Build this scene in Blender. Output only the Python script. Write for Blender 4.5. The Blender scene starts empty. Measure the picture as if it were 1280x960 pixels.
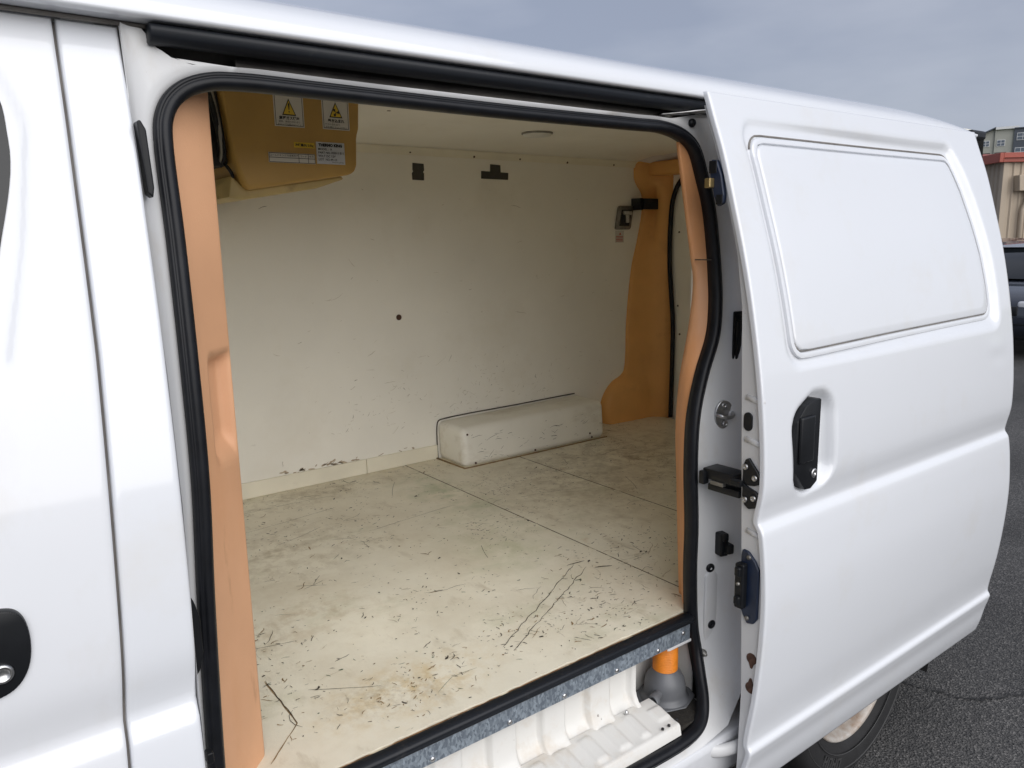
import bpy, bmesh, math, random
import numpy as np
from mathutils import Matrix, Vector
random.seed(7)
R = math.radians
scene = bpy.context.scene
COL = scene.collection

# ------------------------------------------------------------------ camera
cam_d = bpy.data.cameras.new('camera')
cam = bpy.data.objects.new('camera', cam_d); COL.objects.link(cam)
right = (0.79809952, -0.60223115, -0.01883627)
up = (0.12524023, 0.13523150, 0.98286689)
back = (-0.58936580, -0.78678465, 0.18335177)
M4 = Matrix(((right[0], up[0], back[0], 0.0), (right[1], up[1], back[1], -1.11186),
             (right[2], up[2], back[2], 1.53), (0, 0, 0, 1)))
cam.matrix_world = M4
cam_d.lens = 27.0; cam_d.sensor_width = 36.0; cam_d.clip_start = 0.05; cam_d.clip_end = 3000
scene.camera = cam

# ------------------------------------------------------------------ sky, sun, exposure
SUN_EL, SUN_AZ = R(32), R(184)          # azimuth measured from +Y towards +X
world = bpy.data.worlds.new('World'); scene.world = world; world.use_nodes = True
nt = world.node_tree; nt.nodes.clear()
wo = nt.nodes.new('ShaderNodeOutputWorld'); bg = nt.nodes.new('ShaderNodeBackground')
sky = nt.nodes.new('ShaderNodeTexSky'); sky.sky_type = 'NISHITA'; sky.sun_disc = False
sky.sun_elevation = SUN_EL; sky.sun_rotation = SUN_AZ; sky.air_density = 1.0; sky.dust_density = 2.0
bg.inputs['Strength'].default_value = 0.112
tc = nt.nodes.new('ShaderNodeTexCoord'); mp = nt.nodes.new('ShaderNodeMapping')
mp.inputs['Scale'].default_value = (1.0, 1.0, 3.2)
nz = nt.nodes.new('ShaderNodeTexNoise'); nz.inputs['Scale'].default_value = 2.1; nz.inputs['Detail'].default_value = 5
nz.inputs['Roughness'].default_value = 0.5
cr = nt.nodes.new('ShaderNodeValToRGB')
cr.color_ramp.elements[0].position = 0.34; cr.color_ramp.elements[0].color = (1.30, 1.42, 1.80, 1)
cr.color_ramp.elements[1].position = 0.68; cr.color_ramp.elements[1].color = (2.10, 2.18, 2.50, 1)
mx = nt.nodes.new('ShaderNodeMix'); mx.data_type = 'RGBA'; mx.inputs[0].default_value = 0.90
nt.links.new(tc.outputs['Generated'], mp.inputs['Vector']); nt.links.new(mp.outputs[0], nz.inputs['Vector'])
nt.links.new(nz.outputs['Fac'], cr.inputs[0]); nt.links.new(sky.outputs[0], mx.inputs[6])
nt.links.new(cr.outputs[0], mx.inputs[7]); nt.links.new(mx.outputs[2], bg.inputs['Color'])
nt.links.new(bg.outputs[0], wo.inputs['Surface'])

sun_d = bpy.data.lights.new('sun', 'SUN'); sun_d.energy = 1.5; sun_d.angle = R(80); sun_d.color = (1.0, 0.985, 0.965)
sun = bpy.data.objects.new('sun', sun_d); COL.objects.link(sun)
sd = Vector((math.sin(SUN_AZ) * math.cos(SUN_EL), math.cos(SUN_AZ) * math.cos(SUN_EL), math.sin(SUN_EL)))
sun.rotation_euler = sd.to_track_quat('Z', 'Y').to_euler()
vs = scene.view_settings
vs.view_transform = 'Standard'; vs.look = 'None'; vs.gamma = 1.0; vs.use_curve_mapping = False
vs.exposure = 1.07
scene.cycles.max_bounces = 16; scene.cycles.diffuse_bounces = 12

# ------------------------------------------------------------------ materials
MATS = {}
def mat(name, col, rough=0.5, metal=0.0, coat=0.0, var=0.0, vscale=6.0, spots=None, bump=0.0, bscale=200.0, spec=0.5, stains=()):
    """procedural principled: base colour, soft blotches (var), stain layers [(colour, scale, lo, hi, stretch)]"""
    m = bpy.data.materials.new(name); m.use_nodes = True
    n = m.node_tree; b = n.nodes['Principled BSDF']; L = n.links
    b.inputs['Roughness'].default_value = rough; b.inputs['Metallic'].default_value = metal
    b.inputs['Coat Weight'].default_value = coat; b.inputs['Coat Roughness'].default_value = 0.06
    b.inputs['Specular IOR Level'].default_value = spec
    t = n.nodes.new('ShaderNodeTexCoord')
    c4 = (*col, 1)
    rgb = n.nodes.new('ShaderNodeRGB'); rgb.outputs[0].default_value = c4
    out = rgb.outputs[0]
    if var > 0:
        z = n.nodes.new('ShaderNodeTexNoise'); z.inputs['Scale'].default_value = vscale; z.inputs['Detail'].default_value = 6
        L.new(t.outputs['Object'], z.inputs['Vector'])
        mr = n.nodes.new('ShaderNodeMapRange'); mr.inputs[1].default_value = 0.3; mr.inputs[2].default_value = 0.7
        mr.inputs[3].default_value = 1 - var; mr.inputs[4].default_value = 1 + var * 0.5
        L.new(z.outputs['Fac'], mr.inputs[0])
        mm = n.nodes.new('ShaderNodeMix'); mm.data_type = 'RGBA'; mm.blend_type = 'MULTIPLY'; mm.inputs[0].default_value = 1
        L.new(out, mm.inputs[6]); L.new(mr.outputs[0], mm.inputs[7]); out = mm.outputs[2]
    for i, (sc, scale, lo, hi, stretch, amt) in enumerate(stains):
        mpn = n.nodes.new('ShaderNodeMapping'); mpn.inputs['Scale'].default_value = stretch
        mpn.inputs['Location'].default_value = (3.7 * i, 1.3 * i, 5.1 * i)
        L.new(t.outputs['Object'], mpn.inputs['Vector'])
        z = n.nodes.new('ShaderNodeTexNoise'); z.inputs['Scale'].default_value = scale; z.inputs['Detail'].default_value = 9
        z.inputs['Roughness'].default_value = 0.66
        L.new(mpn.outputs[0], z.inputs['Vector'])
        mr = n.nodes.new('ShaderNodeMapRange'); mr.inputs[1].default_value = lo; mr.inputs[2].default_value = hi
        mr.inputs[3].default_value = 0; mr.inputs[4].default_value = amt
        L.new(z.outputs['Fac'], mr.inputs[0])
        mm = n.nodes.new('ShaderNodeMix'); mm.data_type = 'RGBA'
        L.new(mr.outputs[0], mm.inputs[0]); L.new(out, mm.inputs[6]); mm.inputs[7].default_value = (*sc, 1); out = mm.outputs[2]
    L.new(out, b.inputs['Base Color'])
    if bump > 0:
        z = n.nodes.new('ShaderNodeTexNoise'); z.inputs['Scale'].default_value = bscale; z.inputs['Detail'].default_value = 4
        L.new(t.outputs['Object'], z.inputs['Vector'])
        bp = n.nodes.new('ShaderNodeBump'); bp.inputs['Strength'].default_value = bump; bp.inputs['Distance'].default_value = 0.004
        L.new(z.outputs['Fac'], bp.inputs['Height']); L.new(bp.outputs[0], b.inputs['Normal'])
    MATS[name] = m
    return m

DIRT = (0.34, 0.28, 0.20)
mat('paint', (0.69, 0.71, 0.745), 0.34, coat=1.0, stains=[((0.62, 0.59, 0.53), 5.0, 0.55, 0.80, (1, 1, 1), 0.35)])
mat('paint_dirty', (0.69, 0.705, 0.735), 0.36, coat=0.8, stains=[((0.54, 0.51, 0.46), 4.5, 0.52, 0.78, (1, 1, .6), 0.4), ((0.30, 0.25, 0.2), 60, 0.70, 0.78, (1, 1, 1), 0.3)])
mat('jamb', (0.64, 0.645, 0.65), 0.42, coat=0.2, stains=[((0.50, 0.44, 0.35), 9.0, 0.54, 0.82, (1, 1, .5), 0.55), ((0.16, 0.12, 0.09), 75, 0.70, 0.76, (1, 1, 1), 0.5)])
mat('step', (0.66, 0.65, 0.62), 0.45, coat=0.15, stains=[((0.50, 0.40, 0.28), 11.0, 0.52, 0.76, (1, 1, 1), 0.6), ((0.10, 0.08, 0.06), 70, 0.69, 0.73, (1, 1, 1), 0.8)])
mat('rubber', (0.008, 0.009, 0.012), 0.40, var=0.3, vscale=40, spec=0.28)
mat('rubber_soft', (0.010, 0.012, 0.016), 0.45, spec=.3, stains=[((0.05, 0.048, 0.045), 30, 0.6, 0.8, (1, 1, 1), 0.6)])
mat('black_plastic', (0.009, 0.010, 0.012), 0.40, var=0.2, vscale=30, spec=.3)
mat('blue_plastic', (0.012, 0.022, 0.05), 0.45, var=0.2, vscale=30)
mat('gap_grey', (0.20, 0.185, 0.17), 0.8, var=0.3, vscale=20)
mat('dark', (0.02, 0.02, 0.02), 0.8, var=0.3, vscale=10)
mat('orange', (0.72, 0.34, 0.145), 0.52, var=0.16, vscale=5, bump=0.08, bscale=350,
    stains=[((0.66, 0.42, 0.28), 4.0, 0.50, 0.75, (1, 1, .35), 0.6), ((0.25, 0.11, 0.05), 24, 0.66, 0.78, (1, 1, .3), 0.5)])
mat('peach', (0.70, 0.385, 0.215), 0.55, var=0.10, vscale=5, bump=0.08, bscale=350, stains=[((0.62, 0.30, 0.14), 3.0, 0.46, 0.70, (1, 1, .35), 0.8), ((0.36, 0.18, 0.09), 26, 0.62, 0.76, (1, 1, .25), 0.5)])
mat('amber', (0.76, 0.39, 0.12), 0.5, var=0.10, vscale=6, bump=0.05, bscale=300, stains=[((0.42, 0.19, 0.05), 9, 0.56, 0.8, (1, 1, 1), 0.5)])
mat('mustard', (0.46, 0.28, 0.075), 0.5, var=0.12, vscale=7, bump=0.05, bscale=400, stains=[((0.22, 0.13, 0.05), 13, 0.6, 0.8, (1, 1, 1), 0.5)])
mat('drip_pan', (0.50, 0.38, 0.16), 0.5, var=0.2, vscale=8, stains=[((0.16, 0.11, 0.05), 14, 0.55, 0.75, (1, 1, 1), 0.6)])
mat('lining', (0.86, 0.84, 0.77), 0.55, var=0.05, vscale=3,
    stains=[((0.74, 0.70, 0.60), 3.5, 0.52, 0.80, (1, 1, 1), 0.5), ((0.30, 0.27, 0.22), 26, 0.66, 0.76, (.35, 1, 1), 0.35), ((0.10, 0.09, 0.08), 90, 0.73, 0.77, (.5, 1, 1), 0.6)])
mat('lining_trim', (0.80, 0.76, 0.63), 0.5, var=0.08, vscale=8, stains=[((0.30, 0.22, 0.12), 16, 0.60, 0.78, (.3, 1, 1), 0.5)])
mat('floor', (0.81, 0.765, 0.625), 0.38, var=0.07, vscale=5,
    stains=[((0.60, 0.53, 0.39), 3.2, 0.44, 0.72, (1, 1, 1), 0.65), ((0.46, 0.47, 0.31), 4.6, 0.56, 0.76, (1, 1.6, 1), 0.5),
            ((0.38, 0.31, 0.20), 15, 0.56, 0.72, (1, .45, 1), 0.45), ((0.42, 0.23, 0.05), 9, 0.66, 0.80, (1, 1, 1), 0.6),
            ((0.10, 0.085, 0.06), 48, 0.665, 0.72, (.5, 1, 1), 0.75), ((0.12, 0.10, 0.07), 70, 0.66, 0.72, (1, .3, 1), 0.6)], bump=0.12, bscale=60)
mat('wheel_box', (0.85, 0.83, 0.75), 0.42, var=0.05, vscale=6, stains=[((0.42, 0.35, 0.23), 7, 0.52, 0.76, (.5, 1, 1), 0.6), ((0.10, 0.08, 0.06), 45, 0.665, 0.72, (.35, 1, 1), 0.7)])
mat('scuff', (0.055, 0.045, 0.032), 0.7, var=0.4, vscale=30)
mat('scuff_brown', (0.27, 0.18, 0.085), 0.7, var=0.4, vscale=30)
mat('scuff_green', (0.10, 0.14, 0.08), 0.7, var=0.4, vscale=30)
mat('scuff_joint', (0.13, 0.10, 0.065), .8, stains=[((.6, .55, .42), 22, .54, .6, (1, 1, 1), .8)])
mat('scuff_wall', (0.25, 0.225, 0.18), 0.7, var=0.3, vscale=30)
mat('scuff_torn', (0.46, 0.38, 0.28), 0.8, var=0.3, vscale=40)
mat('scuff_grey', (0.60, 0.56, 0.47), 0.7, var=0.3, vscale=30)
mat('plywood_edge', (0.23, 0.125, 0.055), 0.8, var=0.5, vscale=45, stains=[((0.62, 0.56, 0.42), 34, 0.52, 0.58, (.3, 1, 1), 0.9)])
mat('steel', (0.55, 0.55, 0.55), 0.35, metal=1.0, var=0.25, vscale=60)
mat('dull_steel', (0.30, 0.29, 0.27), 0.5, metal=0.8, var=0.3, vscale=40)
mat('track', (0.17, 0.16, 0.15), 0.55, metal=0.3, var=0.3, vscale=12, stains=[((0.40, 0.38, 0.35), 5, .45, .7, (.5, 1, 1), .6)])
mat('brass', (0.40, 0.30, 0.14), 0.4, metal=0.9)
mat('rust', (0.09, 0.045, 0.03), 0.85, var=0.5, vscale=80)
mat('grey_plastic', (0.13, 0.135, 0.145), 0.42, var=0.15, vscale=20, stains=[((0.24, 0.22, 0.19), 30, .58, .8, (1, 1, 1), .4)])
mat('hose_orange', (0.82, 0.26, 0.02), 0.5, var=0.2, vscale=50)
mat('mat_black', (0.022, 0.019, 0.015), 0.95, var=0.5, vscale=120, bump=0.6, bscale=180)
mat('tape', (0.055, 0.052, 0.045), 0.65, var=0.15, vscale=60)
mat('label_white', (0.62, 0.60, 0.55), 0.5, var=0.04, vscale=30)
mat('label_silver', (0.55, 0.57, 0.60), 0.4, metal=0.2, var=0.05, vscale=30)
mat('label_yellow', (0.66, 0.46, 0.03), 0.5, var=0.06, vscale=30)
mat('ink', (0.012, 0.012, 0.014), 0.6)
mat('ink_red', (0.5, 0.05, 0.03), 0.6)
mat('lamp_lens', (0.74, 0.74, 0.70), 0.3, var=0.06, vscale=20)
mat('glass_dark', (0.010, 0.012, 0.014), 0.06, spec=.4)
mat('rim', (0.50, 0.48, 0.45), 0.5, metal=0.2, stains=[((0.26, 0.15, 0.08), 14, .42, .68, (1, 1, 1), .8)])
mat('tyre', (0.011, 0.011, 0.012), 0.75, var=0.35, vscale=25, bump=.15, bscale=120)
mat('tyre_letter', (0.035, 0.035, 0.036), 0.6)
def local_stain(name, spots):
    """stains with a place of their own: (centre, radius xyz, colour, amount, noise scale)"""
    m = MATS[name]; n = m.node_tree; L = n.links; b = n.nodes['Principled BSDF']; t = n.nodes.new('ShaderNodeTexCoord')
    out = b.inputs['Base Color'].links[0].from_socket
    for c, r, col, amt, sc in spots:
        mp = n.nodes.new('ShaderNodeMapping'); mp.vector_type = 'POINT'; mp.inputs['Scale'].default_value = tuple(1 / q for q in r)
        mp.inputs['Location'].default_value = tuple(-p / q for p, q in zip(c, r)); L.new(t.outputs['Object'], mp.inputs[0])
        ln = n.nodes.new('ShaderNodeVectorMath'); ln.operation = 'LENGTH'; L.new(mp.outputs[0], ln.inputs[0])
        z = n.nodes.new('ShaderNodeTexNoise'); z.inputs['Scale'].default_value = sc; z.inputs['Detail'].default_value = 10; z.inputs['Roughness'].default_value = .7; L.new(t.outputs['Object'], z.inputs['Vector'])
        a = n.nodes.new('ShaderNodeMapRange'); a.inputs[1].default_value = 1.0; a.inputs[2].default_value = .0; L.new(ln.outputs['Value'], a.inputs[0])
        d = n.nodes.new('ShaderNodeMapRange'); d.inputs[1].default_value = .44; d.inputs[2].default_value = .66; d.inputs[4].default_value = amt; L.new(z.outputs['Fac'], d.inputs[0])
        mu = n.nodes.new('ShaderNodeMath'); mu.operation = 'MULTIPLY'; L.new(a.outputs[0], mu.inputs[0]); L.new(d.outputs[0], mu.inputs[1])
        mm = n.nodes.new('ShaderNodeMix'); mm.data_type = 'RGBA'; L.new(mu.outputs[0], mm.inputs[0]); L.new(out, mm.inputs[6]); mm.inputs[7].default_value = (*col, 1); out = mm.outputs[2]
    L.new(out, b.inputs['Base Color'])
FZ = 1.0
local_stain('floor', [((.66, .13, .66), (.26, .13, FZ), (.56, .38, .12), .8, 26), ((.60, .14, .66), (.14, .09, FZ), (.24, .16, .07), .5, 70), ((1.36, 1.10, .66), (.16, .36, FZ), (.34, .42, .24), .9, 9), ((1.25, .60, .66), (.22, .40, FZ), (.48, .50, .30), .7, 7),
    ((.70, .95, .66), (.40, .30, FZ), (.34, .26, .15), .7, 18), ((.62, .55, .66), (.30, .22, FZ), (.44, .33, .19), .6, 20), ((2.2, 1.0, .66), (.7, .6, FZ), (.24, .18, .11), .8, 16), ((1.75, .85, .66), (.45, .5, FZ), (.32, .25, .15), .6, 24), ((.95, 1.40, .66), (.7, .16, FZ), (.30, .24, .15), .7, 22)])
def galvanised():
    m = mat('galvanised', (0.33, 0.37, 0.42), 0.42, metal=0.65)
    n = m.node_tree; L = n.links; b = n.nodes['Principled BSDF']
    t = n.nodes.new('ShaderNodeTexCoord'); v = n.nodes.new('ShaderNodeTexVoronoi'); v.inputs['Scale'].default_value = 240
    mp = n.nodes.new('ShaderNodeMapping'); mp.inputs['Scale'].default_value = (1, 1, .6)
    L.new(t.outputs['Object'], mp.inputs[0]); L.new(mp.outputs[0], v.inputs['Vector'])
    z = n.nodes.new('ShaderNodeTexNoise'); z.inputs['Scale'].default_value = 60; z.inputs['Detail'].default_value = 6
    L.new(mp.outputs[0], z.inputs['Vector'])
    ad = n.nodes.new('ShaderNodeMath'); ad.operation = 'MULTIPLY'
    sp = n.nodes.new('ShaderNodeSeparateColor'); L.new(v.outputs['Color'], sp.inputs[0])
    L.new(sp.outputs[0], ad.inputs[0]); L.new(z.outputs['Fac'], ad.inputs[1])
    cr = n.nodes.new('ShaderNodeValToRGB'); L.new(ad.outputs[0], cr.inputs[0])
    cr.color_ramp.elements[0].position = .08; cr.color_ramp.elements[0].color = (.22, .26, .31, 1)
    cr.color_ramp.elements[1].position = .5; cr.color_ramp.elements[1].color = (.46, .53, .60, 1)
    L.new(cr.outputs[0], b.inputs['Base Color'])
galvanised()

# ------------------------------------------------------------------ mesh helpers
def mesh_from(verts, faces, smooth=True, name='m'):
    me = bpy.data.meshes.new(name); me.from_pydata([tuple(map(float, v)) for v in verts], [], [tuple(map(int, f)) for f in faces]); me.update()
    if smooth: me.polygons.foreach_set('use_smooth', [True] * len(me.polygons))
    return me
def fix_normals(me):
    bm = bmesh.new(); bm.from_mesh(me); bmesh.ops.recalc_face_normals(bm, faces=bm.faces[:]); bm.to_mesh(me); bm.free(); return me
class Root:
    pass
VAN_BASE = Vector((1.0, 0.70, -0.06))
van = bpy.data.objects.new('cargo_van', None); COL.objects.link(van); van.location = VAN_BASE
van['label'] = 'white refrigerated cargo van with its side sliding door open'; van['category'] = 'van'
def part(name, me, m, parent=van, label=None, kind=None, loc=None, rot=None, autosmooth=None):
    o = bpy.data.objects.new(name, me); COL.objects.link(o)
    ms = m if isinstance(m, (list, tuple)) else [m]
    if len(me.materials) == 0:
        for k in ms: me.materials.append(MATS[k])
    o.parent = parent
    l = Vector(loc) if loc is not None else Vector((0, 0, 0))
    if parent is not None and parent.type == 'EMPTY': l = l - parent.location
    o.location = l
    if rot is not None: o.rotation_euler = rot
    if label: o['label'] = label
    if kind: o['kind'] = kind
    if autosmooth is not None:
        me.polygons.foreach_set('use_smooth', [True] * len(me.polygons))
        me.set_sharp_from_angle(angle=R(autosmooth))
    return o
def box_bm(bm, lo, hi, bev=0.0, seg=2):
    g = bmesh.ops.create_cube(bm, size=1.0)
    vs_ = g['verts']
    for v in vs_:
        v.co = Vector((lo[i] + (v.co[i] + .5) * (hi[i] - lo[i]) for i in range(3)))
    if bev > 0:
        es = list({e for v in vs_ for e in v.link_edges})
        bmesh.ops.bevel(bm, geom=es, offset=bev, segments=seg, affect='EDGES', profile=0.5)
def box(lo, hi, bev=0.0, seg=2):
    bm = bmesh.new(); box_bm(bm, lo, hi, bev, seg); me = bpy.data.meshes.new('b'); bm.to_mesh(me); bm.free(); return me
def boxes(lst, bev=0.0, seg=2):
    bm = bmesh.new()
    for lo, hi in lst: box_bm(bm, lo, hi, bev, seg)
    me = bpy.data.meshes.new('b'); bm.to_mesh(me); bm.free(); return me
def prism(poly, axis, a, b, bev=0.0, seg=2):
    """polygon in the two other axes, extruded along axis from a to b"""
    def P(p, t):
        if axis == 0: return (t, p[0], p[1])
        if axis == 1: return (p[0], t, p[1])
        return (p[0], p[1], t)
    bm = bmesh.new(); A = [bm.verts.new(P(p, a)) for p in poly]; B = [bm.verts.new(P(p, b)) for p in poly]
    n = len(poly); bm.faces.new(A); bm.faces.new(B[::-1])
    for i in range(n): bm.faces.new((A[i], B[i], B[(i + 1) % n], A[(i + 1) % n]))
    bmesh.ops.recalc_face_normals(bm, faces=bm.faces[:])
    if bev > 0: bmesh.ops.bevel(bm, geom=bm.edges[:], offset=bev, segments=seg, affect='EDGES', profile=.5)
    me = bpy.data.meshes.new('p'); bm.to_mesh(me); bm.free(); return me
def loft(rings, closed=True, smooth=True, caps=False):
    n = len(rings[0]); V = [p for r in rings for p in r]; F = []
    for k in range(len(rings) - 1):
        for i in range(n if closed else n - 1):
            j = (i + 1) % n
            F.append((k * n + i, k * n + j, (k + 1) * n + j, (k + 1) * n + i))
    if caps: F.append(tuple(range(n))[::-1]); F.append(tuple((len(rings) - 1) * n + i for i in range(n)))
    return fix_normals(mesh_from(V, F, smooth))
def lathe(prof, n=32, axis=2, centre=(0, 0, 0), caps=True):
    """prof: list of (r, t) along axis"""
    rings = []
    for r, t in prof:
        ring = []
        for i in range(n):
            a = 2 * math.pi * i / n; u, v = r * math.cos(a), r * math.sin(a)
            p = (t, u, v) if axis == 0 else (u, t, v) if axis == 1 else (u, v, t)
            ring.append((p[0] + centre[0], p[1] + centre[1], p[2] + centre[2]))
        rings.append(ring)
    return loft(rings, True, True, caps=caps)
def catmull(pts, m=8, closed=False):
    P = [np.array(p, float) for p in pts]; n = len(P); out = []
    for i in range(n if closed else n - 1):
        if closed: p0, p1, p2, p3 = P[i - 1], P[i], P[(i + 1) % n], P[(i + 2) % n]
        else: p0, p1, p2, p3 = P[max(i - 1, 0)], P[i], P[i + 1], P[min(i + 2, n - 1)]
        d = lambda a, b: max(np.linalg.norm(b - a) ** .5, 1e-4)
        t0 = 0; t1 = t0 + d(p0, p1); t2 = t1 + d(p1, p2); t3 = t2 + d(p2, p3)
        for k in range(m):
            t = t1 + (t2 - t1) * k / m
            if i == 0 and not closed: a1 = p1
            else: a1 = (t1 - t) / (t1 - t0) * p0 + (t - t0) / (t1 - t0) * p1
            a2 = (t2 - t) / (t2 - t1) * p1 + (t - t1) / (t2 - t1) * p2
            if i == n - 2 and not closed: a3 = p2
            else: a3 = (t3 - t) / (t3 - t2) * p2 + (t - t2) / (t3 - t2) * p3
            if i == 0 and not closed: b1 = a2 * (t - t1) / (t2 - t1) + p1 * (t2 - t) / (t2 - t1)
            else: b1 = (t2 - t) / (t2 - t0) * a1 + (t - t0) / (t2 - t0) * a2
            if i == n - 2 and not closed: b2 = p2 * (t - t1) / (t2 - t1) + a2 * (t2 - t) / (t2 - t1)
            else: b2 = (t3 - t) / (t3 - t1) * a2 + (t - t1) / (t3 - t1) * a3
            out.append((t2 - t) / (t2 - t1) * b1 + (t - t1) / (t2 - t1) * b2)
    if not closed: out.append(P[-1])
    return out
def linres(pts, m=8, closed=False):
    P = [np.array(p, float) for p in pts]; n = len(P); out = []
    for i in range(n if closed else n - 1):
        for k in range(m): out.append(P[i] + (P[(i + 1) % n] - P[i]) * k / m)
    if not closed: out.append(P[-1])
    return out
def tube(path, rad, n=10, caps=True, flat=None):
    """round tube along path (list of points); rad number or list; flat=(a,b) scales the two section axes"""
    P = [Vector(p) for p in path]; rings = []; ref = Vector((0, 0, 1)); prev = None
    for i, p in enumerate(P):
        t = (P[min(i + 1, len(P) - 1)] - P[max(i - 1, 0)]).normalized()
        if prev is None:
            u = t.cross(ref); 
            if u.length < .1: u = t.cross(Vector((0, 1, 0)))
            u.normalize()
        else:
            u = (prev - t * prev.dot(t)).normalized()
        prev = u; v = t.cross(u); r = rad[i] if isinstance(rad, (list, tuple)) else rad
        a, b = flat or (1, 1)
        rings.append([tuple(p + u * (r * a * math.cos(2 * math.pi * k / n)) + v * (r * b * math.sin(2 * math.pi * k / n))) for k in range(n)])
    return loft(rings, True, True, caps)
def sd_poly(px, pz, poly, rad):
    """signed distance to a rounded convex polygon (counter-clockwise), numpy"""
    c = np.mean(poly, 0); Q = []
    n = len(poly); E = []
    for i in range(n):                                   # shrink the polygon by rad
        a, b = np.array(poly[i], float), np.array(poly[(i + 1) % n], float)
        d = (b - a) / np.linalg.norm(b - a); nn = np.array([-d[1], d[0]])
        if nn.dot(c - a) < 0: nn = -nn
        E.append((a + nn * rad, d))
    for i in range(n):
        (a, d), (b, e) = E[i - 1], E[i]
        A = np.array([[d[0], -e[0]], [d[1], -e[1]]]); s = np.linalg.solve(A, b - a); Q.append(a + d * s[0])
    dist = np.full(px.shape, 1e9); inside = np.ones(px.shape, bool)
    for i in range(n):
        a, b = Q[i], Q[(i + 1) % n]; e = b - a
        t = np.clip(((px - a[0]) * e[0] + (pz - a[1]) * e[1]) / e.dot(e), 0, 1)
        dist = np.minimum(dist, np.hypot(px - a[0] - t * e[0], pz - a[1] - t * e[1]))
        nn = np.array([-e[1], e[0]])
        if nn.dot(c - a) < 0: nn = -nn
        inside &= ((px - a[0]) * nn[0] + (pz - a[1]) * nn[1]) >= 0
    return np.where(inside, -dist, dist) - rad
def sstep(a, b, x):
    t = np.clip((x - a) / (b - a), 0, 1); return t * t * (3 - 2 * t)
def sheet(xs_lo, xs_hi, zs, nx, yfun, back=0.014, hole=None, edge=0.004):
    """skin in x,z with y = yfun(x, z); hem turned in all round. xs_lo / xs_hi: functions of z"""
    ts = np.linspace(0, 1, nx); Zs = np.array(zs)
    lo = np.array([xs_lo(z) for z in Zs]); hi = np.array([xs_hi(z) for z in Zs])
    X = lo[:, None] + (hi - lo)[:, None] * ts[None, :]; Z = np.repeat(Zs[:, None], nx, 1)
    Y = yfun(X, Z)
    nz_ = len(Zs)
    V = np.stack([X, Y, Z], -1).reshape(-1, 3).tolist(); F = []
    for r in range(nz_ - 1):
        for c in range(nx - 1):
            if hole is not None and hole((X[r, c] + X[r + 1, c + 1]) / 2, (Z[r, c] + Z[r + 1, c + 1]) / 2): continue
            a = r * nx + c; F.append((a, a + 1, a + nx + 1, a + nx))
    border = [c for c in range(nx)] + [r * nx + nx - 1 for r in range(1, nz_)] + [(nz_ - 1) * nx + c for c in range(nx - 2, -1, -1)] + [r * nx for r in range(nz_ - 2, 0, -1)]
    cx, cz = X.mean(), Z.mean(); base = None; prev = border
    for dy, off in ((edge * .35, edge * .75), (edge, edge), (back, edge)):
        cur = []
        for b in border:
            x, y, z = V[b]; r_, c_ = divmod(b, nx)
            ox = off if c_ == nx - 1 else -off if c_ == 0 else 0; oz = off if r_ == nz_ - 1 else -off if r_ == 0 else 0
            cur.append(len(V)); V.append([x + ox, y + dy, z + oz])
        for i in range(len(border)):
            j = (i + 1) % len(border); F.append((prev[i], prev[j], cur[j], cur[i]))
        prev = cur
    return fix_normals(mesh_from(V, F, True))

# ------------------------------------------------------------------ the van's side section
PZ = [0.10, 0.24, 0.30, 0.345, 0.375, 0.392, 0.405, 0.42, 0.52, 0.64, 0.75, 0.83, 0.885, 0.917, 0.932, 0.955, 0.985, 1.01, 1.06, 1.12, 1.23, 1.36, 1.474, 1.60, 1.70, 1.775, 1.83, 1.9]
PY = [-0.13, -0.158, -0.175, -0.184, -0.192, -0.195, -0.188, -0.188, -0.203, -0.214, -0.2175, -0.213, -0.207, -0.2005, -0.1905, -0.1925, -0.1985, -0.2015, -0.201, -0.197, -0.185, -0.163, -0.138, -0.103, -0.073, -0.045, -0.025, 0.0]
_pc = catmull([(z, y, 0) for z, y in zip(PZ, PY)], 6)
_pz = np.array([p[0] for p in _pc]); _py = np.array([p[1] for p in _pc])
def door_y(z): return np.interp(z, _pz, _py)
OFF = 0.09
def body_y(z): return door_y(z) + OFF
def zrow(a, b, step, fine=()):
    z = list(np.arange(a, b, step)) + [b]
    for f0, f1, s in fine: z = [q for q in z if not (f0 <= q <= f1)] + list(np.arange(f0, f1, s))
    return sorted(set(round(float(q), 5) for q in z))

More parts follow.
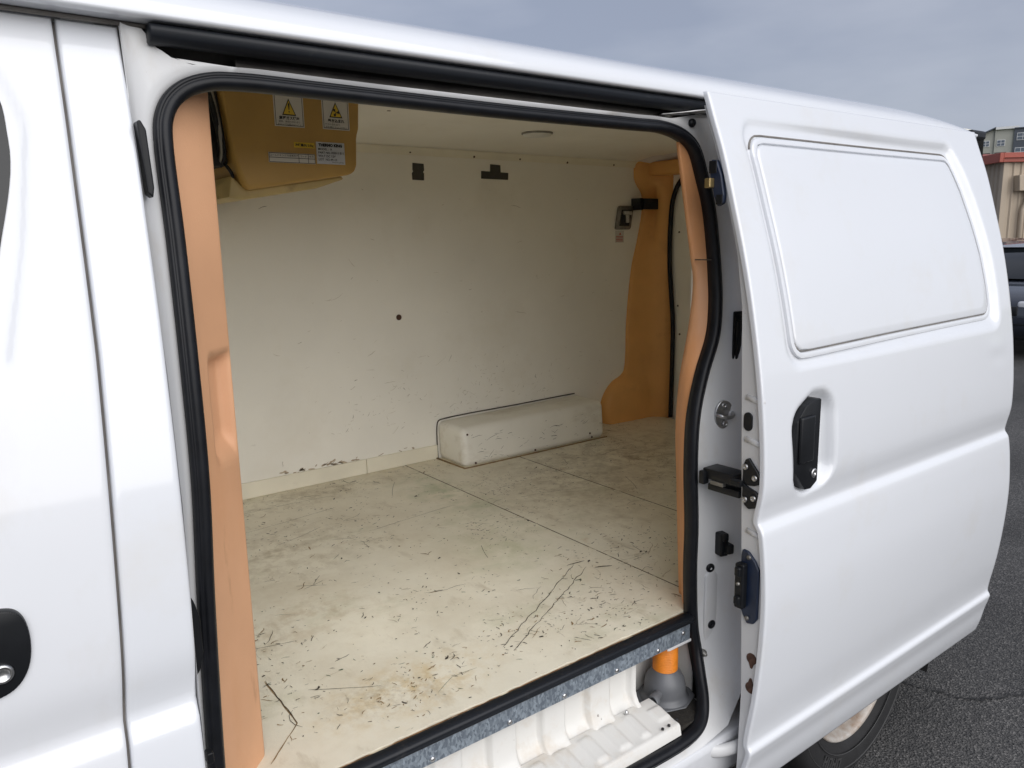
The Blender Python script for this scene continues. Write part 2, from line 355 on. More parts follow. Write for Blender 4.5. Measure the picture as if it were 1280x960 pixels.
# ------------------------------------------------------------------ ground
def ground():
    m = bpy.data.materials.new('asphalt'); m.use_nodes = True; n = m.node_tree; L = n.links; b = n.nodes['Principled BSDF']
    t = n.nodes.new('ShaderNodeTexCoord')
    v = n.nodes.new('ShaderNodeTexVoronoi'); v.inputs['Scale'].default_value = 150
    z = n.nodes.new('ShaderNodeTexNoise'); z.inputs['Scale'].default_value = 1.3; z.inputs['Detail'].default_value = 9
    z2 = n.nodes.new('ShaderNodeTexNoise'); z2.inputs['Scale'].default_value = 160; z2.inputs['Detail'].default_value = 3
    for q in (v, z, z2): L.new(t.outputs['Object'], q.inputs['Vector'])
    s = n.nodes.new('ShaderNodeSeparateColor'); L.new(v.outputs['Color'], s.inputs[0])
    cr = n.nodes.new('ShaderNodeValToRGB'); L.new(s.outputs[0], cr.inputs[0])
    e = cr.color_ramp.elements; e[0].position = 0; e[0].color = (.034, .034, .035, 1); e[1].position = 1; e[1].color = (.14, .135, .13, 1)
    k = e.new(.75); k.color = (.075, .073, .071, 1)
    mr = n.nodes.new('ShaderNodeMapRange'); mr.inputs[1].default_value = .3; mr.inputs[2].default_value = .7; mr.inputs[3].default_value = .65; mr.inputs[4].default_value = 1.25
    L.new(z.outputs['Fac'], mr.inputs[0])
    mm = n.nodes.new('ShaderNodeMix'); mm.data_type = 'RGBA'; mm.blend_type = 'MULTIPLY'; mm.inputs[0].default_value = 1
    L.new(cr.outputs[0], mm.inputs[6]); L.new(mr.outputs[0], mm.inputs[7])
    L.new(mm.outputs[2], b.inputs['Base Color']); b.inputs['Roughness'].default_value = .85
    bp = n.nodes.new('ShaderNodeBump'); bp.inputs['Strength'].default_value = .9; bp.inputs['Distance'].default_value = .006
    ad = n.nodes.new('ShaderNodeMath'); ad.operation = 'ADD'; L.new(v.outputs['Distance'], ad.inputs[0]); L.new(z2.outputs['Fac'], ad.inputs[1])
    L.new(ad.outputs[0], bp.inputs['Height']); L.new(bp.outputs[0], b.inputs['Normal'])
    MATS['asphalt'] = m
    V = [(-900, -900, -.06), (900, -900, -.06), (900, 900, -.06), (-900, 900, -.06)]
    o = bpy.data.objects.new('ground', mesh_from(V, [(0, 1, 2, 3)], False)); COL.objects.link(o)
    o.data.materials.append(m); o['kind'] = 'structure'
    # wandering crack, a ragged dark groove filled with grit
    path = catmull([(2.30, .42, 0), (2.48, .30, 0), (2.60, .10, 0), (2.64, -.02, 0), (2.71, -.14, 0), (2.86, -.22, 0), (3.02, -.40, 0), (3.35, -.52, 0), (3.9, -.9, 0)], 14)
    V, F = [], []
    for i, p in enumerate(path):
        w = .002 + .004 * random.random(); j = random.uniform(-.008, .008)
        V += [(p[0] + j - w * .5, p[1] + j - w, -.056), (p[0] + j + w * .5, p[1] + j + w, -.056)]
        if i: F.append((2 * i - 2, 2 * i - 1, 2 * i + 1, 2 * i))
    c = bpy.data.objects.new('crack', mesh_from(V, F, False)); COL.objects.link(c); c.data.materials.append(MATS['dark']); c.parent = o
    c['label'] = 'thin dark crack wandering across the asphalt'
ground()

# ------------------------------------------------------------------ roof
def roof():
    sec = [(0.066, 1.8225), (0.030, 1.8225), (0.021, 1.8230), (0.0165, 1.8262), (0.0160, 1.832), (0.0185, 1.842), (0.029, 1.857), (0.056, 1.8755), (0.10, 1.8935), (0.16, 1.9115),
           (0.22, 1.926), (0.32, 1.943), (0.50, 1.960), (0.825, 1.968)]
    S = [tuple(p) for p in catmull([(y, z, 0) for y, z in sec], 4)]
    S = [(p[0], p[1]) for p in S]; full = S + [(1.65 - y, z) for y, z in S[::-1][1:]]
    ts = list(np.linspace(0, .72, 30)) + list(np.linspace(.72, 1, 40))[1:]
    rings = []
    for t in ts:
        ring = []
        for y, z in full:
            ye = min(y, 1.65 - y)
            xe = 2.700 + .17 * (1 - math.exp(-max(ye - .02, 0) / .16))
            x = -1.3 + t * (xe + 1.3)
            s = max(0, (t - .86) / .14); k = max(0.0, 1 - s ** 2.6) ** .5 if s > 0 else 1
            zz = 1.832 + (z - 1.832) * k if z > 1.832 else z
            ring.append((x, y, zz))
        rings.append(ring)
    me = loft(rings, False, True); part('roof', me, 'paint')
    # black hinge cover on the rear roof corner
    part('rear_hinge_cover', box((2.70, .03, 1.822), (2.80, .075, 1.85), .008), 'black_plastic')
roof()

# ------------------------------------------------------------------ front door and B pillar
def gap_x(z): return float(np.interp(z, [.2, .87, 1.06, 1.40, 1.60, 1.82], [.112, .128, .138, .155, .161, .168]))
def edge_x(z): return float(np.interp(z, [.2, .9, 1.83], [.203, .217, .241]))
def front_door():
    win = [(-.85, 1.33), (-.10, 1.33), (.066, 1.38), (.104, 1.541), (.126, 1.68), (.100, 1.765), (-.60, 1.765)]
    glass = [(-.80, 1.36), (-.10, 1.365), (.030, 1.43), (.076, 1.55), (.097, 1.66), (.078, 1.735), (-.56, 1.735)]
    hand = [(-.16, 1.02), (.0, 1.02), (.030, 1.035), (.044, 1.07), (.040, 1.115), (.025, 1.132), (-.16, 1.132)]
    def yf(X, Z):
        Y = body_y(Z)
        d = sd_poly(X, Z, win, .03); Y = Y + .010 * sstep(.004, -.022, d)
        return Y
    zs = zrow(.30, 1.815, .012)
    me = sheet(lambda z: -.95, lambda z: gap_x(z) - .0072, zs, 190, yf, .03, edge=.004)
    d = part('front_door', me, 'paint_dirty', label='white front door with black handle and dark window')
    # window glass following the skin, just proud of the recess
    gl = [(p[0], p[2]) for p in [(q[0], 0, q[1]) for q in glass]]; gp = catmull([(p[0], p[1], 0) for p in gl], 8, True); cx_, cz_ = -.3, 1.55
    V = []; F = []; ng = len(gp); fr = (1, .97, .9, .75, .5, .25, .0004)
    for f_ in fr:
        for p in gp: x_ = cx_ + (p[0] - cx_) * f_; z_ = cz_ + (p[1] - cz_) * f_; V.append((x_, float(body_y(z_)) + .0082, z_))
    for r in range(len(fr) - 1):
        for c in range(ng): F.append((r * ng + c, r * ng + (c + 1) % ng, (r + 1) * ng + (c + 1) % ng, (r + 1) * ng + c))
    part('window', mesh_from(V, F, True), 'glass_dark', d)
    # black handle cup, grip and lock
    part('door_handle', prism([(p[0] - .003, p[1]) for p in catmull([(q[0], q[1], 0) for q in [(-.15, 1.024), (.004, 1.024), (.026, 1.032), (.040, 1.052), (.0455, 1.085), (.042, 1.112), (.034, 1.124), (.020, 1.129), (-.15, 1.129)]], 5, True)], 1, -.1165, -.10, .003), 'black_plastic', d, autosmooth=40)
    part('handle_grip', box((-.14, -.128, 1.06), (-.03, -.112, 1.11), .006, 3), 'black_plastic', d, autosmooth=40)
    part('key_lock', lathe([(.0115, -.115), (.0115, -.119), (.0095, -.1205), (.0075, -.1205), (.007, -.118), (0.0005, -.118)], 24, 1, (.011, 0, 1.055)), 'steel', d)
    return d
FD = front_door()
# jamb visible in the door gap
part('door_gap_strip', sheet(lambda z: gap_x(z) - .02, lambda z: gap_x(z) + .02, zrow(.30, 1.815, .03), 4, lambda X, Z: body_y(Z) + .013, .004, edge=.0), 'gap_grey')
part('door_pillar', sheet(lambda z: gap_x(z) + .0050, lambda z: edge_x(z) - .004, zrow(.30, 1.813, .012), 14, lambda X, Z: body_y(Z), .030, edge=.004), 'paint', label='white outer pillar strip between front door and opening')

# ------------------------------------------------------------------ door opening: seal and jamb
# key rows: seal centre | outer edge of the jamb
KEYS = [
 ((.250, -.085, .47), (.209, -.085, .46)), ((.251, -.050, .55), (.211, -.11, .55)), ((.252, -.018, .64), (.213, -.123, .64)), ((.254, -.012, .757), (.215, -.127, .757)),
 ((.263, -.010, 1.026), (.221, -.111, 1.026)), ((.272, -.006, 1.20), (.226, -.1, 1.20)), ((.275, .004, 1.368), (.230, -.072, 1.368)),
 ((.278, .025, 1.54), (.234, -.03, 1.54)), ((.279, .043, 1.675), (.237, .010, 1.66)), ((.283, .047, 1.702), (.238, .026, 1.74)), ((.295, .05, 1.7265), (.240, .048, 1.8225)),
 ((.317, .05, 1.746), (.264, .052, 1.821)), ((.35, .05, 1.758), (.272, .050, 1.785)), ((.393, .05, 1.762), (.393, .050, 1.7805)), ((.514, .05, 1.762), (.514, .05, 1.7805)),
 ((.882, .05, 1.760), (.882, .05, 1.7805)), ((1.20, .05, 1.7615), (1.2, .05, 1.7805)), ((1.289, .05, 1.761), (1.31, .05, 1.7805)), ((1.352, .05, 1.747), (1.42, .045, 1.80)),
 ((1.386, .048, 1.722), (1.475, .03, 1.75)), ((1.412, .044, 1.66), (1.488, .005, 1.66)), ((1.432, .039, 1.595), (1.492, -.012, 1.595)), ((1.446, .028, 1.456), (1.495, -.05, 1.456)), ((1.441, .018, 1.378), (1.495, -.07, 1.378)),
 ((1.425, .010, 1.308), (1.492, -.083, 1.308)), ((1.383, .005, 1.222), (1.485, -.096, 1.222)), ((1.348, -.003, 1.132), (1.475, -.105, 1.132)), ((1.337, -.008, 1.013), (1.468, -.111, 1.013)),
 ((1.340, -.012, .876), (1.465, -.115, .876)), ((1.338, -.013, .76), (1.465, -.127, .76)), ((1.345, -.016, .62), (1.462, -.122, .62)), ((1.349, -.026, .562), (1.455, -.117, .562)), ((1.340, -.045, .521), (1.44, -.112, .515)),
 ((1.318, -.075, .482), (1.41, -.110, .455)), ((1.285, -.100, .450), (1.36, -.118, .41)), ((1.235, -.113, .437), (1.26, -.122, .40)),
 ((1.02, -.116, .437), (1.02, -.122, .40)), ((.6, -.116, .437), (.6, -.122, .40)), ((.33, -.114, .437), (.3, -.122, .40)), ((.268, -.102, .445), (.22, -.110, .41))]
SEAL = catmull([k[0] for k in KEYS], 6, True); OUT = linres([k[1] for k in KEYS], 6, True)
NS = len(SEAL)
def outward(i):
    t = SEAL[(i + 1) % NS] - SEAL[i - 1]; t /= np.linalg.norm(t)
    c = np.array([.85, 0, 1.1]); n_ = np.cross(t, np.array([0, 1, 0])); n_ /= np.linalg.norm(n_)
    if n_.dot(SEAL[i] - c) < 0: n_ = -n_
    return n_
ON = [outward(i) for i in range(NS)]
def opening():
    # rubber: main bulb plus a lip on the outer side
    def section(dpt, pr):
        rings = []
        for i in range(NS):
            p, n_ = SEAL[i], ON[i]
            rings.append([tuple(p + n_ * a * .001 + np.array([0, b * .001, 0])) for a, b in pr])
        return loft(rings + [rings[0]], True, True)
    prof = [(-11, 18), (-13, 4), (-12, -5), (-8, -11), (-2, -13), (3, -11), (5, -7), (6, -8.5), (9, -8), (11.5, -4), (12, 4), (11, 18)]
    me = section(0, prof); part('door_seal', me, 'rubber', label='black rubber seal round the side door opening')
    # jamb sheet, seal flange to outer body edge
    rings = []
    for i in range(NS):
        p, n_, q = SEAL[i], ON[i], OUT[i]
        a = p + n_ * .004 + np.array([0, .020, 0]); b = p + n_ * .0105 + np.array([0, .004, 0]); c = p + n_ * .019 + np.array([0, -.0005, 0])
        dxz = q - c
        side = 1.0 if .27 < p[0] < 1.34 and p[2] > 1.7 else 0.0
        d = c + np.array([dxz[0] * .55, dxz[1] * .20, dxz[2] * .55]); e = c + np.array([dxz[0] * .86, dxz[1] * .48, dxz[2] * .86])
        f_ = c + np.array([dxz[0] * .97, dxz[1] * .75, dxz[2] * .97])
        rings.append([tuple(a), tuple(b), tuple(c), tuple(c * .7 + d * .3), tuple(d), tuple(e), tuple(f_), tuple(q + np.array([0, .006, 0]))])
    me = loft(rings + [rings[0]], False, True); me.set_sharp_from_angle(angle=R(50))
    j = part('door_jamb', me, 'jamb', label='off-white painted metal frame of the side opening')
    return j
JAMB = opening()

# upper roller track and the black rail strip under the roof lip
part('roller_track', boxes([((.266, .115, 1.779), (1.62, .119, 1.826)), ((.275, .068, 1.775), (1.62, .1149, 1.7795)), ((.268, .062, 1.7796), (.2715, .119, 1.826)), ((.40, .085, 1.7797), (1.62, .0895, 1.799)), ((.38, .072, 1.7797), (1.62, .0845, 1.7825))], 0), 'track', label='grey metal roller channel above the opening')
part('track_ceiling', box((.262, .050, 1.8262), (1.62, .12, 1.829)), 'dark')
rail = prism([(.066, 1.8215), (.036, 1.8215), (.026, 1.8185), (.0235, 1.812), (.026, 1.803), (.034, 1.797), (.046, 1.795), (.052, 1.799), (.050, 1.803), (.066, 1.805)], 0, .272, 1.46, .0015, 1)
part('rail_cover', rail, 'rubber_soft', label='long black rubber rail strip under the roof edge', autosmooth=50)
part('roof_joint', tube([(-.9, .052, 1.8195), (.3, .052, 1.8195)], .0035, 8), 'gap_grey')

# small fittings on the front side of the opening
part('jamb_buffer', prism([(.238, 1.690), (.2425, 1.692), (.2485, 1.680), (.2515, 1.607), (.249, 1.594), (.243, 1.600)], 1, -.004, .020, .002), 'black_plastic', JAMB)
part('jamb_buffer', prism([(.230, 1.062), (.2385, 1.045), (.2445, 1.02), (.2445, .965), (.2385, .942), (.230, .93)], 1, -.048, -.018, .003), 'black_plastic', JAMB)
part('jamb_clip', box((.232, -.060, .800), (.2415, -.045, .818), .002), 'black_plastic', JAMB)

# ------------------------------------------------------------------ rear side of the opening: fittings on the jamb
def jamb_point(x, z):
    """y of the rear jamb sheet near (x, z)"""
    best = None
    for i in range(NS):
        if SEAL[i][0] < 1.2: continue
        if best is None or abs(SEAL[i][2] - z) < abs(SEAL[best][2] - z): best = i
    p, n_, q = SEAL[best], ON[best], OUT[best]; c = p + n_ * .019
    dx = q - c; pts = [(c[0], c[1]), (c[0] + dx[0] * .55, c[1] + dx[1] * .20), (c[0] + dx[0] * .86, c[1] + dx[1] * .48), (q[0], q[1])]
    return float(np.interp(x, [a for a, b in pts], [b for a, b in pts]))
JN = Vector((-.18, -1, 0)).normalized()
def jrot(): return (0, 0, math.atan2(-.18, 1) * 1.0)
def on_jamb(name, me, m, x, z, lift=.001, parent=JAMB, label=None, autosmooth=None):
    y = jamb_point(x, z) - lift
    return part(name, me, m, parent, label, loc=(x, y, z), rot=(0, 0, R(-14)), autosmooth=autosmooth)
plate = [(.024 * math.cos(a) * (1.0 if math.cos(a) < 0 else 1.12), .033 * math.sin(a)) for a in np.linspace(0, 2 * math.pi, 28, endpoint=False)]
PX = lambda: None
XS = 1.421
on_jamb('striker_plate', prism(plate, 1, -.003, .003, .001, 1), 'steel', XS, 1.128, .002, label='silver striker plate with loop')
on_jamb('striker_loop', tube(catmull([(-.021, -.002, .004), (-.016, -.012, .002), (-.008, -.016, -.001), (.008, -.016, -.001), (.016, -.012, .002), (.021, -.002, .004)], 4), .005, 8), 'steel', XS, 1.126, .004)
for dz in (.021, -.021):
    on_jamb('screw', lathe([(.0075, 0), (.0075, -.003), (.006, -.0045), (.003, -.0045), (.0028, -.003), (.0003, -.003)], 16, 1), 'steel', XS, 1.128 + dz, .0045)
on_jamb('plug', lathe([(.011, .002), (.011, -.002), (.009, -.0035), (.004, -.0035), (.0035, -.002), (.0004, -.002)], 20, 1), 'black_plastic', 1.388, .762, .001)
on_jamb('plug', lathe([(.011, .002), (.011, -.002), (.009, -.0035), (.004, -.0035), (.0035, -.002), (.0004, -.002)], 20, 1), 'black_plastic', 1.394, .618, .001)
on_jamb('clip_nut', lathe([(.009, .002), (.009, -.003), (.006, -.006), (.0035, -.012), (.0004, -.013)], 12, 1), 'dull_steel', 1.366, .553, .001)
on_jamb('stop_buffer', boxes([((-.011, -.022, -.028), (.011, .004, .028)), ((.0, -.034, -.020), (.018, -.010, .004)), ((-.008, -.027, .01), (.008, -.018, .03))], .004), 'black_plastic', 1.410, .822, .0, label='black rubber door stop')
on_jamb('latch_recess', boxes([((-.012, -.004, -.066), (.014, .002, .066)), ((-.007, -.009, -.045), (.008, -.0035, .045))], .003), 'black_plastic', 1.470, 1.296, .001, autosmooth=40)
on_jamb('plug', lathe([(.009, .002), (.0092, -.006), (.007, -.010), (.0004, -.011)], 16, 1), 'black_plastic', 1.372, 1.775, -.0)
# pressed shelf and ridge in the jamb
on_jamb('pressed_rib', prism([(-.016, -.115), (-.016, .05), (.0, .075), (.020, .05), (.020, -.10), (.005, -.125)], 1, -.005, .006, .004, 3), 'jamb', 1.390, .692, -.001, autosmooth=60)
# upper roller arm
part('roller_arm', tube(catmull([(1.30, .075, 1.790), (1.345, .045, 1.794), (1.385, .02, 1.797), (1.42, .01, 1.798)], 5), .007, 8, flat=(1.8, .6)), 'steel')
part('roller', lathe([(.012, -.006), (.012, .006)], 16, 2, (1.315, .07, 1.789)), 'dull_steel')

# ------------------------------------------------------------------ sliding door
DX0, DX1 = 1.335, 2.572
EMB = [(1.432, 1.252), (2.492, 1.254), (2.496, 1.35), (2.490, 1.45), (2.475, 1.54), (2.452, 1.63), (2.421, 1.71), (2.382, 1.784), (1.408, 1.774)]
def emb_depth(X): return .007 + .0105 * sstep(1.43, 2.0, X)
PAN = [(1.447, 1.266), (2.458, 1.281), (2.458, 1.37), (2.448, 1.47), (2.430, 1.56), (2.404, 1.65), (2.362, 1.744), (1.425, 1.740)]
BOWL = [(1.440, .958), (1.600, .975), (1.604, 1.190), (1.515, 1.196), (1.428, 1.152)]
def sliding_door():
    def yf(X, Z):
        Y = door_y(Z)
        d = sd_poly(X, Z, EMB, .05); Y = Y + emb_depth(X) * sstep(.004, -.010 - .024 * sstep(1.5, 2.3, X), d)
        d = sd_poly(X, Z, BOWL, .06); Y = Y + .030 * sstep(.004, -.026, d)
        # shallow dents near the rear edge
        Y = Y + .0016 * np.exp(-((X - 2.46) / .05) ** 2) * np.sin((Z - 1.1) * 75 + X * 14) * np.exp(-((Z - 1.19) / .05) ** 2)
        return Y
    zs = zrow(.262, 1.822, .0085, [(.36, .43, .004), (.90, 1.02, .006)])
    me = sheet(lambda z: DX0, lambda z: DX1, zs, 176, yf, .012, edge=.004)
    d = part('sliding_door', me, 'paint', label='white sliding door with blanked window panel, slid back')
    # inner shell of the door
    zi = [.275, .34, .53, .76, 1.02, 1.225, 1.388, 1.507, 1.60, 1.70, 1.80]
    yi = [-.150, -.156, -.160, -.151, -.140, -.132, -.126, -.108, -.088, -.050, -.018]
    inner = [(float(y), float(z)) for z, y in zip(zi, yi)]
    def shell(off, name, x0, x1, lab):
        zz = np.linspace(1.80, .275, 60)
        outer = [(float(door_y(z)) + .0105 + off(z), float(z)) for z in zz]
        inn = [(max(float(np.interp(z, zi, yi)), float(door_y(z)) + .0105 + off(z) + .012), float(z)) for z in zz[::-1]]
        part(name, prism(inn + outer, 0, x0, x1, .0), 'jamb', d, label=lab, autosmooth=30)
    shell(lambda z: 0.0, 'door_edge_frame', DX0 + .003, 1.395, 'off-white front edge of the sliding door')
    shell(lambda z: .014 if 1.22 < z < 1.80 else .026 if .94 < z < 1.215 else 0.0, 'door_inner_panel', 1.395, DX1 - .006, None)
    return d
SD = sliding_door()
def boundary(poly, rad, want, n):
    """points where the signed distance to the rounded polygon equals want, n directions round its centre"""
    c = np.mean(poly, 0); a = 2 * math.pi * np.arange(n) / n; dx, dz = np.cos(a) * 1.9, np.sin(a); L = np.hypot(dx, dz); dx, dz = dx / L, dz / L
    lo, hi = np.zeros(n), np.full(n, 1.2)
    for _ in range(28):
        mid = (lo + hi) / 2; ins = sd_poly(c[0] + dx * mid, c[1] + dz * mid, poly, rad) < want
        lo = np.where(ins, mid, lo); hi = np.where(ins, hi, mid)
    return c, np.stack([c[0] + dx * lo, c[1] + dz * lo], 1)
def on_door(p, lift): return (float(p[0]), float(door_y(p[1]) + emb_depth(p[0]) - lift), float(p[1]))
def ring_strip(poly, rad, d0, d1, prof, name, m, parent, n=260):
    cols = [(boundary(poly, rad, d0 + (d1 - d0) * t, n)[1], lift) for t, lift in prof]
    rings = [[on_door(B[k], lift) for B, lift in cols] for k in range(n)]
    me = loft(rings + [rings[0]], False, True); me.set_sharp_from_angle(angle=R(40)); return part(name, me, m, parent)
ring_strip(PAN, .045, 0.0, -.0145, [(0, -.002), (0, .004), (.12, .0065), (.5, .0075), (.85, .0065), (1, .003), (1, -.001)], 'panel_trim', 'paint', SD)
def blank_panel():
    n = 220; c, B = boundary(PAN, .045, -.0175, n); rings = []
    for k in range(n):
        rings.append([on_door(c + (B[k] - c) * f, lift) for f, lift in [(1, .0), (1, .004), (.994, .0062), (.985, .0068), (.9, .0068), (.7, .0068), (.5, .0068), (.3, .0068), (.12, .0068), (.001, .0068)]])
    me = loft(rings + [rings[0]], False, True); part('blank_panel', me, 'paint', SD, 'smooth white blanking panel in the door window')
    # dark tubes: drawn reveal shadow above the trim; panel-edge sealant at the bottom and rear
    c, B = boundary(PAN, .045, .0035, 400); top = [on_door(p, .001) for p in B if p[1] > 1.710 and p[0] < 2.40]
    top = sorted(top, key=lambda p: p[0]); part('panel_shade_sealant', tube(top, .0022, 6), 'gap_grey', SD)
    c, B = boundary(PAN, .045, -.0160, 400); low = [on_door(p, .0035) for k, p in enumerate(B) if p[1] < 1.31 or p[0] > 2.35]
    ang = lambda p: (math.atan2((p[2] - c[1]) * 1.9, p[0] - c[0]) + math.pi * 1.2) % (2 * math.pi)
    part('panel_shade_sealant', tube(sorted(low, key=ang), .0016, 6), 'gap_grey', SD)
blank_panel()
# handle
HP = [(1.5300, 1.178), (1.505, 1.180), (1.470, 1.168), (1.441, 1.138), (1.4365, 1.045), (1.441, 1.025), (1.482, .978), (1.505, .976), (1.5300, .990)]
part('door_handle', prism(HP, 1, -.2015, -.160, .0035, 2), 'black_plastic', SD, 'black pull handle with key lock', autosmooth=35)
part('handle_paddle', box((1.4470, -.209, 1.043), (1.500, -.2010, 1.147), .005, 3), 'black_plastic', SD, autosmooth=35)
part('key_lock', lathe([(.0105, -.2010), (.0105, -.2035), (.0085, -.205), (.003, -.205), (.0028, -.203), (.0003, -.203)], 24, 1, (1.512, 0, 1.012)), 'steel', SD)
# fittings on the front edge of the door (facing forwards)
XF = DX0 + .003
def on_edge(name, me, m, y, z, label=None, rot=None, autosmooth=None): return part(name, me, m, SD, label, loc=(XF, y, z), rot=rot, autosmooth=autosmooth)
oval = [(.011 * math.cos(a), .009 * math.copysign(1, math.sin(a)) * (abs(math.sin(a)) > 1e-6) + .011 * math.sin(a)) for a in np.linspace(.05, 2 * math.pi + .05, 24, endpoint=False)]
on_edge('edge_plug', prism(oval, 0, -.003, .002, .001, 1), 'black_plastic', -.152, 1.147)
lobe1 = [(-.152, 1.066), (-.146, 1.050), (-.146, 1.016), (-.160, 1.010), (-.176, 1.012), (-.188, 1.018), (-.189, 1.034), (-.183, 1.044), (-.160, 1.070)]
lobe2 = [(-.146, 1.014), (-.146, .985), (-.152, .965), (-.163, .958), (-.180, .964), (-.188, .975), (-.188, .990), (-.180, 1.000), (-.160, 1.006)]
for lb in (lobe1, lobe2):
    part('hinge_bracket', prism(lb, 0, XF - .006, XF + .002, .0015, 1), 'black_plastic', SD)
for y, z in [(-.1535, 1.050), (-.177, 1.030), (-.1545, .978), (-.1755, .985)]:
    on_edge('hinge_screw', lathe([(.0065, .0), (.0065, -.008), (.005, -.0095), (.0025, -.0095), (.0022, -.008), (.0003, -.008)], 16, 0), 'steel', y, z)
part('hinge_arm', boxes([((1.335, -.122, .998), (1.385, -.038, 1.022)), ((1.338, -.135, .972), (1.380, -.050, .988)), ((1.326, -.049, .985), (1.345, -.034, 1.016)), ((1.322, -.149, 1.004), (1.338, -.120, 1.017))], .003), 'black_plastic', van, 'black roller hinge arm of the sliding door', autosmooth=40)
part('hinge_pin', box((1.334, -.095, .9885), (1.345, -.060, .9975), .001), 'dull_steel')
conn = [(-.153, .865), (-.168, .863), (-.186, .846), (-.196, .828), (-.196, .716), (-.186, .702), (-.170, .698), (-.158, .716), (-.150, .735), (-.150, .852)]
part('contact_block', prism(conn, 0, XF - .006, XF + .002, .002, 1), 'blue_plastic', SD, 'dark blue contact block on the door edge')
part('contact_socket', boxes([((XF - .024, -.170, .735), (XF - .006, -.148, .838)), ((XF - .032, -.166, .81), (XF - .006, -.152, .832)), ((XF - .032, -.166, .745), (XF - .006, -.152, .765))], .004), 'black_plastic', SD)
for z in (.793, .815): on_edge('contact_pin', lathe([(.004, -.020), (.004, -.029), (.0004, -.030)], 10, 0), 'dull_steel', -.160, z)
for z in (.852, .712): on_edge('contact_screw', lathe([(.005, -.006), (.005, -.009), (.0004, -.0095)], 12, 0), 'dull_steel', -.172, z)
half = [(.013 * math.cos(a), .013 * math.sin(a)) for a in np.linspace(0, 2 * math.pi, 18, endpoint=False)]
for z, s in ((.618, -1), (.548, 1)):
    on_edge('drain_hole', prism([(p[0], p[1] + (s * .010 if abs(p[0]) < .004 and p[1] * s > .008 else 0)) for p in half], 0, -.0012, .001), 'rust', -.184, z)
up_ = [(y + .026, z) for y, z in [(-.062, 1.675), (-.070, 1.688), (-.083, 1.686), (-.096, 1.655), (-.104, 1.615), (-.102, 1.598), (-.088, 1.592), (-.078, 1.612), (-.070, 1.645)]]
part('upper_contact', prism(up_, 0, XF - .010, XF + .002, .002, 1), 'blue_plastic', SD)
for lo_, hi_ in (((-.059, 1.660), (-.040, 1.685)), ((-.076, 1.596), (-.060, 1.616))):
    part('upper_contact_cap', box((XF - .0125, lo_[0], lo_[1]), (XF - .0095, hi_[0], hi_[1]), .001), 'black_plastic', SD)
part('upper_latch', boxes([((XF - .026, -.054, 1.630), (XF - .010, -.040, 1.650))], .002), 'brass', SD)
for (y0, y1, z) in [(-.19, -.145, 1.195), (-.19, -.146, 1.105), (-.198, -.158, .905)]:
    part('edge_rib', tube([(XF - .0005, y0, z - .004), (XF - .0005, (y0 + y1) / 2, z), (XF - .0005, y1, z + .004)], .003, 8, flat=(1, 2.2)), 'jamb', SD)
# lower support arm to the door
part('lower_arm', tube(catmull([(1.20, -.085, .398), (1.26, -.105, .386), (1.31, -.126, .372), (1.36, -.142, .372), (1.42, -.15, .378)], 6), .011, 10, flat=(.9, 1.5)), 'jamb', van, 'white lower roller arm beneath the door')

# ------------------------------------------------------------------ rear quarter, sill, far side, rear end
WX, WZ, WR = 2.02, .262, .322
def arch(x, z): return math.hypot(x - WX, z - WZ - .02) < .40
part('rear_quarter', sheet(lambda z: 1.499, lambda z: 2.80, zrow(.24, 1.815, .02), 66, lambda X, Z: body_y(Z) + .10 * sstep(2.68, 2.86, X) ** 1.5, .03, hole=arch, edge=.004), 'paint')
part('wheel_arch_liner', loft([[(WX + .40 * math.cos(a), y, WZ + .02 + .40 * math.sin(a)) for a in np.linspace(R(-20), R(200), 30)] for y in (-.10, .22)], False, True), 'dark')
part('sill', prism([(-.122, .40), (-.126, .385), (-.118, .30), (-.09, .26), (-.04, .26), (-.04, .40)], 0, -.94, 1.62, .004), 'paint_dirty', autosmooth=40)
part('far_side', sheet(lambda z: -.95, lambda z: 2.84, zrow(.26, 1.815, .05), 40, lambda X, Z: 1.65 - (body_y(Z)), .01, edge=.0), 'paint')
part('chassis', boxes([((-.9, .05, .10), (1.55, 1.45, .40)), ((1.56, .32, .16), (2.80, 1.30, .52)), ((2.46, .02, .22), (2.80, 1.46, .5))], .01), 'dark')
part('axle', tube([(WX, .10, WZ), (WX, 1.4, WZ)], .05, 12), 'dark')
def rear_end():
    part('rear_door', boxes([((2.855, .09, .45), (2.885, 1.40, 1.815))], .012), 'paint')
    part('rear_bumper', box((2.78, .0, .24), (2.93, 1.48, .44), .03, 3), 'black_plastic')
rear_end()
